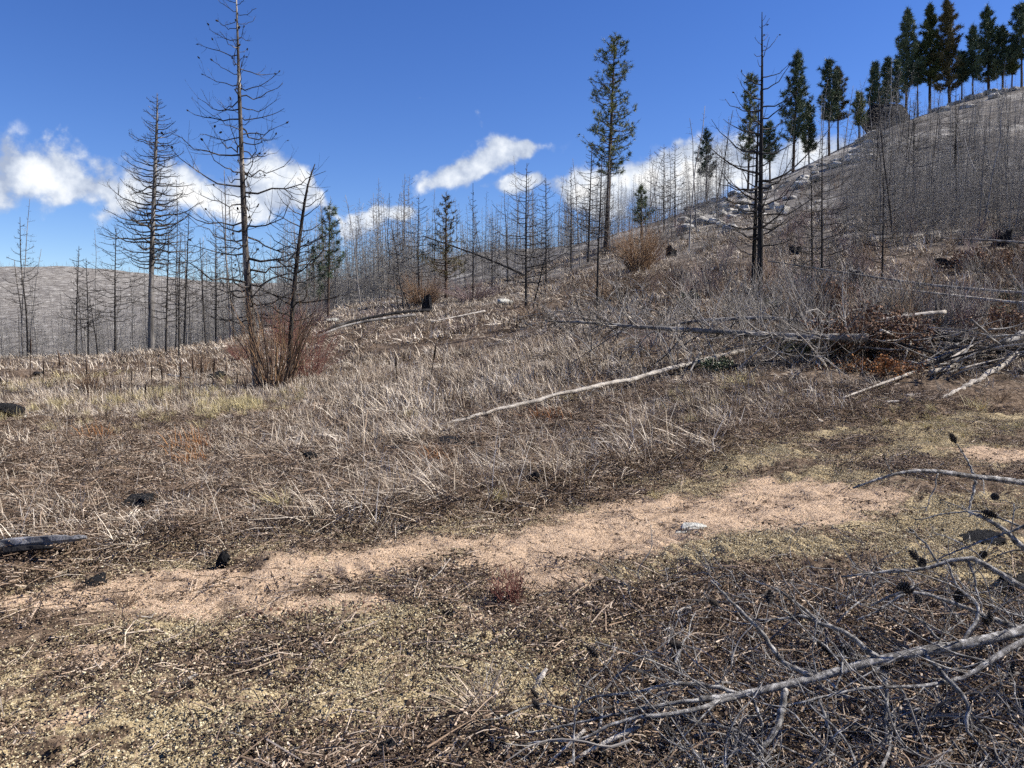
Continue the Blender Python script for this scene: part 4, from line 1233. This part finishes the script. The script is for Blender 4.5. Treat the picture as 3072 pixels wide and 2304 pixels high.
stump('black pointed charred stump standing on the crest before the orange shrub', G(428, 314), .82, .26, 1, 'black', 'black', .45, -.1)
stump('blackened stump with a pale broken side high on the slope below the ridge', G(671, 257), .5, .32, 2, 'black', 'endgrain', .3)
stump('charred stump under the long propped pole, grey on one side', G(857, 288), .6, .26, 3, 'black', 'grey', .3)
stump('black stump at the right edge on the upper slope', G(1003, 246), .7, .4, 4, 'black', 'black', .25)
stump('broad low black stump behind the propped pole left of the brown brush', G(946, 268), .35, .42, 5, 'black', 'black', .3)
stump('small charred stump on the slope left of the twin snags', G(716, 275), .38, .26, 6, 'black', 'grey', .3)
stump('dark squat stump on the slope right of the twin snags', G(795, 254), .34, .3, 7, 'black', 'black', .3)

BARE = []
LUMPS = [lump_mesh('burnt_lump', 'black', 10 + k, (14, 20), .5, .8) for k in range(4)]
for k, (u, v, sx, sz, lab) in enumerate([
        (8, 418, .42, .17, 'big burnt log lump at the left edge of the meadow'), (219, 379, .32, .16, 'burnt lump in the grass left of the willow clump'),
        (38, 376, .22, .14, 'small dark lump in the meadow, far left'), (92, 392, .2, .11, 'dark lump at the foot of the lone twiggy sapling'),
        (455, 447, .16, .07, 'black burnt wood above the bent brown bough, leftmost'), (475, 452, .13, .08, 'black burnt wood beside the leftmost one above the bent bough'),
        (400, 451, .14, .06, 'pale-edged burnt wood in the grass left of centre'), (146, 503, .22, .09, 'long burnt log lump in the near brown grass'), (312, 463, .10, .08, 'burnt lump with a pale chip in the near grass'),
        (535, 483, .10, .07, 'burnt lump in the litter above the middle of the dirt track'), (655, 476, .11, .06, 'dark lump in the litter above the pale rock'), (830, 446, .2, .07, 'grey burnt patch wood above the right of the dirt track'),
        (672, 416, .06, .05, 'small black lump below the bleached log'), (222, 565, .07, .06, 'black lump on the edge of the dirt track'), (95, 585, .10, .06, 'black lump under the weathered board'),
        (98, 702, .055, .045, 'black charcoal lump on the near pale moss, left one'), (184, 697, .06, .035, 'burnt wood splinter lump on the near pale moss, right one'), (275, 668, .065, .035, 'black lump in the litter left of the near grass clump'),
        (450, 618, .05, .035, 'small charcoal lump below the dried reddish weed'), (590, 628, .07, .035, 'dark reddish burnt lump at the lower edge of the track'), (390, 750, .06, .03, 'flat charcoal lump near the bottom edge, middle'),
        (482, 745, .055, .03, 'flat charcoal lump near the bottom edge by the pale sticks'), (725, 470, .05, .04, 'tiny dark lump at the upper rim of the track'), (1010, 590, .16, .10, 'shaded black log chunk under the right boughs'), (985, 548, .12, .09, 'black log chunk behind the cone cluster')]):
    b = G(u, v)
    BARE.append((b[0], b[1], sx * 1.25))
    o = obj('burnt_lump', LUMPS[k % 4], None, b + [0, 0, sz * .45], (rs.normal(0, .2), rs.normal(0, .2), rs.random() * 6), (sx, sx * rs.uniform(.5, .8), sz))
    tag(o, lab, 'burnt wood', 'burnt wood in the grass')
PALE = [lump_mesh('rock', 'rock_pale', 30 + k, (9, 12), .28, .6) for k in range(3)]
for k, (u, v, sx, sz, lab, nm, cat) in enumerate([(697, 530, .12, .05, 'pale lichen-spotted rock in the middle of the dirt track', 'rock', 'rock'), (683, 534, .07, .025, 'small flat pale rock beside the lichen-spotted one', 'rock', 'rock'),
                                           (332, 322, .5, .25, 'white rock on the crest beside the leaning poles', 'rock', 'rock'), (507, 305, .55, .3, 'cream white rock on the crest left of the spreading snag', 'rock', 'rock'), (20, 418, .11, .07, 'small tan rock by the big burnt log lump', 'rock', 'rock')]):
    b = G(u, v)
    tag(obj(nm, PALE[k % 3], None, b + [0, 0, sz * .3], (0, 0, rs.random() * 6), (sx, sx * .6, sz)), lab, cat)

# the weathered board at the track's edge
bb = G(42, 556)
BARE.append((bb[0], bb[1] - .1, .3))
root = empty('board', bb + np.array([0, 0, .07]), 'split weathered grey board lying at the meadow edge, left', 'board', None, .05)
mb = MB(); wood(mb, [(-.28, .03, 0), (0, 0, .035), (.2, -.01, .05), (.3, .0, .055)], .045, .012, 6, 16, .14, 3); obj('plank', mb.mesh('plank', M['plank'], False), root)
mb = MB(); wood(mb, [(-.3, -.05, -.03), (-.05, -.05, -.005), (.1, -.04, .0)], .035, .01, 6, 10, .16, 4); obj('splinter', mb.mesh('splinter', M['char'], False), root)
for (u, v, l, a, lab) in [(178, 528, .10, .5, 'white wood chip in the brown litter above the board'), (500, 470, .09, .9, 'pale wood chip below the burnt wood, centre'), (890, 405, .28, .1, 'white split stick lying below the low reddish leafy patch'),
                          (655, 403, .2, .4, 'pale broken stick in the grass below the bleached log'), (362, 488, .08, .3, 'pale chip in the near grass, centre left'), (188, 690, .10, .7, 'split pale splinter leaning on the near burnt wood'), (745, 500, .05, .1, 'dark splinter lying on the bare dirt track'),
                          (540, 690, .14, 1.1, 'curved pale twig standing from the litter, bottom middle'), (915, 398, .3, .2, 'pale stick near the thick pale log end'), (245, 700, .05, .1, 'short pale chip on the near moss')]:
    b = G(u, v); mb = MB()
    d = np.array([math.cos(a), math.sin(a) * .6, math.sin(a) * .5]) * l
    wood(mb, [(-d * .5), (0, 0, .02), d * .5 + [0, 0, .02]], l * .13, l * .05, 5, 7, .2, u)
    tag(obj('wood_chip', mb.mesh('wood_chip', M['pale'], False), None, b + [0, 0, .03]), lab, 'wood chip')

# outcrop boulder and scree on the ridge
bo = G(888, 128)
tag(obj('boulder', lump_mesh('boulder', 'rock_shade', 40, (14, 20), .25, .8), None, bo + [0, 0, .7], (0, .2, .4), (4.4, 3.2, 2.9)), 'dark rounded boulder on the ridge line among the pines', 'boulder')
bo = G(868, 140)
tag(obj('boulder', lump_mesh('boulder', 'rock_hill', 41, (12, 16), .3, .6), None, bo + [0, 0, .2], (0, .1, 1.4), (2.2, 1.6, 1.2)), 'grey ledge rock below the dark ridge boulder', 'boulder')
HR = [lump_mesh('hill_rock', 'rock_hill', 50 + k, (7, 9), .3, .55) for k in range(5)]
for (n, u0, u1, vf, jit, lab, grp, s0, s1) in [
        (80, 685, 790, lambda u: 214 - (u - 690) * .19, 10, 'pale stone in the scree on the open slope below the ridge pines', 'scree stones on the open slope', .25, .9),
        (26, 800, 890, lambda u: 178 - (u - 800) * .38, 7, 'pale ledge stone along the ridge below the dark boulder', 'ledge stones along the ridge', .4, 1.2),
        (18, 930, 1024, lambda u: 106 - (u - 930) * .17, 5, 'pale stone showing at the top of the right ridge', 'stones on the right ridge top', .5, 1.3)]:
    for k in range(n):
        u = rs.uniform(u0, u1); b = G(u, vf(u) + rs.normal(0, jit))
        if b[1] > 140: continue
        s_ = rs.uniform(s0, s1)
        tag(obj('hill_rock', HR[k % 5], None, b + [0, 0, s_ * .12], (0, 0, rs.random() * 6), (s_, s_ * .8, s_ * .8)), lab, 'rock', grp)

# ------------------------------------------------------------------ mullein stalks, weeds and tufts
def stalk_mesh(h, seed):
    rg = np.random.default_rng(seed); mb = MB()
    c = up_path(h, .06, rg.random() * 6, 0, seed)
    mb.tube(c[:4], [.011, .010, .010, .012], 5, .25); mb.tube(c[3:], [.014, .022, .012], 6, .08)
    for k in range(5):
        twigs(mb, rg, c, np.full(6, .006), 1, h * .15, .5, 3, .6, .4, (.1, .3))
    return mb.mesh('stalk', M['straw_br'])


STK = [stalk_mesh(1.0, 70 + k) for k in range(4)]
spots = [(89, 399, 22), (180, 404, 24), (193, 402, 26), (163, 402, 20), (107, 401, 16), (120, 405, 15), (145, 408, 14), (212, 392, 18), (225, 398, 20), (237, 402, 16), (248, 404, 14), (62, 388, 20), (30, 380, 22), (43, 392, 16), (200, 396, 20), (132, 398, 15), (152, 398, 18), (286, 396, 16)]
for k, (u, v, px) in enumerate(spots):
    b = G(u, v); s_ = px * b[1] / F * 1.9
    tag(obj('mullein_stalk', STK[k % 4], None, b, (rs.normal(0, .06), rs.normal(0, .06), rs.random() * 6), (s_ * .8 + .2, s_ * .8 + .2, s_)), 'dark upright seed stalk standing in the meadow grass left of the willow clump', 'plant stalk', 'seed stalks in the meadow')
b = G(430, 383)
tag(obj('mullein_stalk', STK[1], None, b, (0, .08, 0), (1.3, 1.3, 40 * b[1] / F)), 'dark seed stalk standing alone in the grass at the middle of the meadow', 'plant stalk')
b = G(397, 385)
tag(obj('mullein_stalk', STK[2], None, b, (0, .1, 1), (1.3, 1.3, 28 * b[1] / F)), 'shorter dark stalk left of the lone middle one', 'plant stalk')

b = G(507, 607)
shrub('dried_weed', 'reddish brown dried weed standing on the middle of the dirt track', b, .30, .10, 60, ['straw_br', 'redtwig'], 81, .0022, 6, .3, tint=(.0, .6))
for (u, v, h, lab) in [(125, 605, .18, 'wispy grey weed on the left of the dirt track'), (545, 475, .5, 'wispy brown weed by the burnt lumps above the track'), (640, 440, .5, 'tall thin weed above the middle of the track'), (690, 540, .15, 'small dry weed by the lichen-spotted rock'), (1000, 400, .35, 'dark brown weed right of the yellow bunchgrass at the right edge'),
                       (470, 488, .5, 'wispy fan of straw above the burnt lump at the track edge'), (820, 600, .22, 'brown weed in the litter behind the near pine top'), (405, 690, .18, 'grey weed left of the near grass clump')]:
    shrub('dried_weed', lab, G(u, v), h, h * .6, 40, ['straw_br', 'straw_br'], 900 + u, .0025, 4, .5)
TY = [tuft(90 + k, 90, .34, .008, .05, .35, M['straw_y'], 'bunchgrass', (.2, 1)) for k in range(3)]
for k, (u, v, s_, lab) in enumerate([(740, 388, 1.5, 'yellow grass mound below the twig tangle under the long trunk'), (978, 412, 1.0, 'yellow bunchgrass by the thick pale log end'), (692, 424, .7, 'small yellow bunchgrass below the bleached log'), (570, 402, .8, 'yellowish bunchgrass beside the bleached log, middle'),
                                (283, 508, .75, 'pale yellow spray of grass in the near brown grass'), (500, 500, .5, 'small yellow tuft at the upper track edge'), (655, 498, .4, 'yellow-green tuft above the pale rock'), (150, 405, 1.0, 'yellow grass patch among the seed stalks'), (205, 400, 1.1, 'yellow grass patch right of the seed stalks'),
                                (255, 412, 1.0, 'yellow grass patch below the willow clump'), (60, 380, 1.4, 'greenish yellow grass patch in the far left meadow'), (1012, 440, .5, 'small yellow tuft near the right edge above the boughs'), (880, 390, .5, 'tiny yellow tuft in the litter left of the thick pale log'), (415, 420, .8, 'yellow tuft left of the bleached log tip')]):
    b = G(u, v)
    tag(obj('bunchgrass', TY[k % 3], None, b, (0, 0, rs.random() * 6), (s_ * 1.3, s_ * 1.3, s_ * .8)), lab, 'grass tuft')
TR = [tuft(95 + k, 110, .3, .007, .12, .3, M['russet'], 'russet_weed', (.2, 1)) for k in range(2)]
for k, (u, v, s_, lab) in enumerate([(550, 420, .9, 'orange russet weed patch below the bleached log'), (195, 450, 1.0, 'orange russet weed patch in the left meadow'), (98, 440, .9, 'pinkish russet weed patch left of the orange one in the meadow'), (440, 462, .7, 'russet weeds by the wispy straw fan'), (190, 462, .6, 'small russet weeds below the left orange patch')]):
    tag(obj('russet_weed', TR[k % 2], None, G(u, v), (0, 0, k), (s_ * 1.4, s_ * 1.4, s_)), lab, 'weed')
# the drooping clump of grass near the bottom middle
tag(obj('bunchgrass', tuft(99, 170, .30, .0045, .035, .62, M['straw'], 'bunchgrass', (.1, .85)), None, G(485, 712), (0, 0, 1), (1, 1, .8)), 'drooping dry grass clump over black litter, bottom middle', 'grass tuft')

# animal droppings: a scatter of pellets
pb = G(312, 613)
dung = empty('pellet_heap', pb, 'scatter of reddish brown droppings pellets on the pale moss', 'droppings')
PEL = lump_mesh('pellet', 'pellet', 60, (5, 7), .12, .8)
for k in range(95):
    x = rs.normal(.02, .20); y = rs.normal(0, .07) + x * .35
    s_ = rs.uniform(.009, .014)
    obj('pellet', PEL, dung, (x, y, float(H(pb[0] + x, pb[1] + y)) - pb[2] + s_ * .6 + (.008 if k % 4 == 0 else 0)), (rs.random() * 3, rs.random() * 3, 0), (s_, s_, s_ * 1.25))
# loose cones on the ground
for k in range(30):
    u = rs.uniform(560, 1020); v = rs.uniform(600, 760)
    b = G(u, v)
    z = float(H(b[0], b[1]))
    k_ = rs.uniform(.6, .9)
    tag(obj('pine_cone', CONE, None, (b[0], b[1], z + .012), (1.4 + rs.normal(0, .2), rs.random(), rs.random() * 6), (k_, k_, k_)), 'open grey pine cone lying in the litter under the fallen pine top', 'pine cone', 'cones in the near litter')

# ------------------------------------------------------------------ grass, litter, moss and grit (uncountable)
def patch(seed, mat, name, fn):
    rg = np.random.default_rng(seed); mb = MB(); fn(mb, rg)
    return mb.mesh(name, M[mat], False)


OCT_V = np.array([(1, 0, 0), (-1, 0, 0), (0, 1, 0), (0, -1, 0), (0, 0, 1), (0, 0, -1)], float)
OCT_T = np.array([(0, 2, 4), (2, 1, 4), (1, 3, 4), (3, 0, 4), (2, 0, 5), (1, 2, 5), (3, 1, 5), (0, 3, 5)])


def grains(n, rad, s0, s1, zf):
    def f(mb, rg):
        for _ in range(n):
            s = rg.uniform(s0, s1) * rg.choice([.7, 1, 1.4], p=[.5, .42, .08])
            v = OCT_V * s * rg.uniform(.6, 1.2, (6, 1)) * [1, rg.uniform(.6, 1), rg.uniform(.5, .9)]
            a = rg.random() * 6.28; ca, sa = math.cos(a), math.sin(a)
            v = v @ np.array([[ca, -sa, 0], [sa, ca, 0], [0, 0, 1]])
            p = rg.normal(0, rad * .5, 2)
            mb.add(v + [p[0], p[1], s * zf], t=OCT_T, tint=np.clip(rg.normal(.5, .25), 0, 1))
    return f


def chips(n, rad, l0, l1, ntwig, zmax):
    def f(mb, rg):
        for _ in range(n):
            l = rg.uniform(l0, l1); wd = l * rg.uniform(.15, .5)
            d = rg.normal(size=3); d[2] *= .45; d /= np.linalg.norm(d)
            s = cr(d, np.array([rg.normal(0, .5), rg.normal(0, .5), 1.0])); s /= np.linalg.norm(s)
            nn = cr(d, s)
            p = np.array([*rg.normal(0, rad * .5, 2), rg.uniform(0, zmax)])
            mid = nn * wd * rg.uniform(-.5, .5)
            v = [p - s * wd * .25, p + s * wd * .25, p + d * l * .55 + s * wd * .5 + mid, p + d * l * .55 - s * wd * .5 + mid, p + d * l]
            mb.add(v, [(0, 1, 2, 3)], [(3, 2, 4)], tint=np.clip(rg.normal(.5, .3), 0, 1))
        for _ in range(ntwig):
            l = rg.uniform(.05, .22); a = rg.random() * 6.28
            p = np.array([*rg.normal(0, rad * .5, 2), rg.uniform(.0, zmax)])
            d = np.array([math.cos(a), math.sin(a), rg.normal(0, .15)]) * l
            mb.tube([p - d * .5, p + rg.normal(0, l * .06, 3), p + d * .5], [rg.uniform(.0015, .0035), .002, .001], 3, rg.uniform(.1, 1), cap=False)
    return f


def zn(x, y): return H(x, y, True)


def place(x, y, keep, rg, tilt=.12):
    x, y = x[keep], y[keep]; n = len(x)
    return np.stack([x, y, zn(x, y)], -1), np.stack([rg.normal(0, tilt, n), rg.normal(0, tilt, n), rg.random(n) * 6.28], -1), n


rg = np.random.default_rng(8)
# grit on bare dirt
x, y = wedge(rg, 26000, 2.2, 14, .72, .8)
p, rot, n = place(x, y, rg.random(26000) < np.clip(dirt_m(x, y) + .12, 0, 1) * (1 - sstep(meadow_d(x, y), .1, .6)), rg)
GR = [patch(200 + k, 'grit', 'grit_patch', grains(60, .16, .002, .0045, .2)) for k in range(4)]
scatter('grit', 'tan granite grit covering the bare dirt track', p, rot, rg.uniform(.8, 1.5, n), rg.integers(0, 4, n), GR)
# pale moss crumbs
x, y = wedge(rg, 34000, 2.0, 14, .72, .75)
mm = moss_m(x, y)
p, rot, n = place(x, y, rg.random(34000) < np.clip(mm * 1.0 + .06 * (1 - dirt_m(x, y)), 0, 1) * (1 - sstep(meadow_d(x, y), .3, 1.2)), rg)
MO = [patch(210 + k, 'moss', 'moss_patch', grains(70, .15, .0025, .0075, .25)) for k in range(5)]
scatter('moss', 'crumbly pale yellow moss spread over the track', p, rot, rg.uniform(.7, 1.5, n), rg.integers(0, 5, n), MO)
# leaf and twig litter
x, y = wedge(rg, 30000, 1.9, 15, .72, .75)
md = meadow_d(x, y)
road = 1 - sstep(md, -.2, .3)
dens_l = np.clip(litter_m(x, y) * .95 + .62 * road * sstep(fbm(*along(x, y), .26, 3, 61), .02, .26) + .03 + .75 * (1 - road), 0, 1) * (1 - .9 * dirt_m(x, y) * road)
p, rot, n = place(x, y, rg.random(30000) < dens_l, rg, .2)
def humus(mb, rg):
    grains(34, .17, .004, .013, .3)(mb, rg)
    for a_ in mb.a: pass
    mb.a = [a_ * .35 for a_ in mb.a]
    chips(76, .17, .006, .019, 6, .02)(mb, rg)


LI = [patch(220 + k, 'litter', 'litter_patch', humus) for k in range(6)]
scatter('leaf_litter', 'brown dead leaves, bark and twigs strewn over the ground', p, rot, rg.uniform(.7, 1.5, n), rg.integers(0, 6, n), LI)
# loose twigs
x, y = wedge(rg, 5200, 2.0, 22, .72, .8)
p, rot, n = place(x, y, rg.random(5200) < np.clip(.05 + litter_m(x, y) * .5 + .3 * sstep(meadow_d(x, y), 0, .5), 0, 1), rg, .25)
p[:, 2] += .012


def one_twig(mb, rg):
    c, r = wood(mb, [(-.15, 0, 0), (-.03, rg.normal(0, .02), .012), (.06, rg.normal(0, .02), .015), (.17, rg.normal(0, .03), .03)], .0038, .0014, 4, 8, .05, int(rg.integers(99)), 1, rg.uniform(.2, .95))
    twigs(mb, rg, c, r, 3, .09, .2, 3, .2, .9, (.2, .9))


TW = [patch(230 + k, 'twig', 'twig', one_twig) for k in range(8)]
scatter('twig_debris', 'loose thin twigs lying over litter and grass', p, rot, rg.uniform(.35, 1.2, n) * np.where(litter_m(p[:, 0], p[:, 1]) > .5, 1.35, 1), rg.integers(0, 8, n), TW)

# dry meadow grass: near, middle and far, blades widening with distance only in kind
def grass(name, label, count, r0, r1, power, kinds, s0, s1, edge, seed, thin=.0, pref=None):
    rg = np.random.default_rng(seed)
    x, y = wedge(rg, count, r0, r1, .74, power)
    md = meadow_d(x, y)
    cl = fbm(x, y, 1.7, 3, 71)
    keep = rg.random(count) < sstep(md, edge, edge + .8) * np.clip(.66 + cl * 1.1 + fbm(x, y, .5, 2, 73) * .5, .06, 1)
    # barer litter ground to the right above the track
    right = sstep(x - .35 * y, -1.5, 1.5) * (1 - sstep(y, 14, 19))
    keep &= rg.random(count) > right * thin
    for (bx, by, br) in BARE: keep &= (x - bx) ** 2 + ((y - by) * .8 + .1 * br) ** 2 > br * br
    x, y = x[keep], y[keep]; n = len(x)
    z = H(x, y, True)
    rot = np.stack([rg.normal(0, .18, n), rg.normal(0, .18, n), rg.random(n) * 6.28], -1)
    sc = rg.uniform(s0, s1, n) * np.clip(1 + fbm(x, y, 2.4, 2, 72) * .6, .5, 1.6) * np.where(x < -.22 * y, .72, 1)
    scatter(name, label, np.stack([x, y, z], -1), rot, sc, rg.integers(0, len(kinds), n), kinds)


GN = [tuft(240 + k, 34, .28, .0062, .08, [.55, .8, .95, 1.0, .9, 1.0][k], M['straw'], 'dry_tuft', (.0, 1), dirn=[None, None, 1.0, -.6, None, 2.0][k]) for k in range(6)]
GN += [tuft(280 + k, 10, .62, .0042, .12, .96, M['straw'], 'long_straw', (.5, 1)) for k in range(2)]
GB = [tuft(270 + k, 36, .20, .006, .09, [.7, .95, 1.0][k], M['straw_br'], 'dry_tuft', (.0, 1)) for k in range(3)]
GM = [tuft(250 + k, 30, .34, .0125, .12, [.2, .5, .85, .4, .95, 1.0][k], M['straw'], 'dry_tuft', (.0, 1)) for k in range(6)] + [tuft(257, 34, .3, .013, .12, .6, M['straw_br'], 'dry_tuft', (.1, 1))]
GF = [tuft(260 + k, 26, .34, .027, .24, [.25, .5, .85, 1.0][k], M['straw'], 'dry_tuft', (.0, 1)) for k in range(4)] + [tuft(267, 28, .3, .027, .24, .6, M['straw_br'], 'dry_tuft', (.1, 1))]
grass('dry_grass', 'matted dry brown grass in the near meadow', 13000, 4.2, 13, .8, GN + GB, .5, 1.25, -.15, 11, .45)
grass('dry_grass', 'pale dry grass over the middle of the meadow', 17000, 10, 28, .75, GM, .5, 1.15, .6, 12, .6)
grass('dry_grass', 'dry grass over the upper meadow and lower slope', 17000, 23, 66, .7, GF, .5, 1.3, 1.0, 13)

# low bare brush over the slope behind the fallen trunks
BRV = []
for k in range(5):
    rg = np.random.default_rng(500 + k); mb = MB()
    for _ in range(16):
        a = rg.random() * 6.28; l = rg.uniform(.6, 1.5); o_ = rg.uniform(.1, .6)
        t_ = np.linspace(0, 1, 5)
        q = np.stack([math.sin(a) * o_ * l * t_ ** 1.3 + rg.normal(0, .12), math.cos(a) * o_ * l * t_ ** 1.3 + rg.normal(0, .12), l * t_ - .05], -1)
        q[1:] += np.cumsum(rg.normal(0, .03, (4, 3)), 0)
        mb.tube(q, np.linspace(.011, .006, 5), 3, rg.uniform(.2, .9), cap=False)
        twigs(mb, rg, q, np.linspace(.011, .006, 5), 5, l * .4, .25, 3, .4, .8, (.2, 1), None, 0, rmin=.006)
    BRV.append(mb.mesh('bare_brush', M[['twig', 'twig', 'mauvetwig', 'twig', 'straw_br'][k]]))
rg = np.random.default_rng(91)
n = 950
u = rg.uniform(640, 1060, n); Y = np.exp(rg.uniform(math.log(19), math.log(78), n)); x = (u - 512) / F * Y
k = (fbm(x, Y, 5, 3, 81) + rg.uniform(-.5, .5, n) > -.05) & (u > 650 + np.maximum(0, 32 - Y) * 9 + rg.normal(0, 20, n))
x, Y = x[k], Y[k]; n = len(x)
scatter('undergrowth', 'low bare grey brush over the slope behind the fallen trunks', np.stack([x, Y, H(x, Y, False)], -1), np.stack([rg.normal(0, .1, n), rg.normal(0, .1, n), rg.random(n) * 6.28], -1), rg.uniform(.35, 1.1, n), rg.integers(0, 5, n), BRV)

# yellower grass in the left meadow
rg = np.random.default_rng(92)
for (u, v, ru, ry, nn_) in [(150, 400, 75, 4.5, 120), (235, 408, 60, 3.4, 90), (62, 384, 34, 3.2, 110), (700, 400, 60, 1.2, 60), (930, 425, 70, 1.5, 60)]:
    c = G(u, v); n = nn_
    x = c[0] + rg.normal(0, ru * c[1] / F * .5, n); Y = c[1] + rg.normal(0, ry * .5, n)
    scatter('yellow_grass', 'yellowish dry grass patch in the meadow', np.stack([x, Y, H(x, Y)], -1), np.stack([rg.normal(0, .2, n), rg.normal(0, .2, n), rg.random(n) * 6.28], -1), rg.uniform(.35, .8, n) * (1 if c[1] > 14 else .6), rg.integers(0, 3, n), TY)

# fine dead twigs heaped round the near fallen pine top
def heap_twig(mb, rg):
    q = [(0, 0, 0)]; d = np.array([1, 0, rg.uniform(-.1, .35)])
    for _ in range(5):
        d = d + rg.normal(0, .28, 3); d /= np.linalg.norm(d); q.append(tuple(np.array(q[-1]) + d * .085))
    c, r = wood(mb, q, rg.uniform(.0035, .006), .0015, 5, 12, .08, int(rg.integers(99)), 1, rg.uniform(.3, 1))
    twigs(mb, rg, c, r, 6, .17, .15, 3, .25, .9, (.2, 1), None, 1, rmin=.0013)


HT = [patch(600 + k, 'twig' if k % 2 else 'nearbark', 'heap_twig', heap_twig) for k in range(8)]
rg = np.random.default_rng(93)
n = 620
u = rg.uniform(560, 1090, n); v = rg.uniform(540, 860, n)
ax_, ay_, az_ = np.array([pix_dir(a_, b_) for a_, b_ in zip(u, v)]).T
t_ = -EYE / az_
x = ax_ * t_; Y = ay_ * t_
k = rg.random(n) < np.clip(litter_m(x, Y) * 1.0, .02, 1) * np.clip((u - 520) / 300, 0.1, 1)
x, Y = x[k], Y[k]; n = len(x)
scatter('twig_heap_debris', 'heap of fine dead twigs under the near fallen pine top', np.stack([x, Y, H(x, Y) + rg.uniform(.0, .11, n)], -1), np.stack([rg.normal(0, .35, n), rg.normal(0, .3, n), rg.random(n) * 6.28], -1), rg.uniform(.5, 1.3, n), rg.integers(0, 8, n), HT)
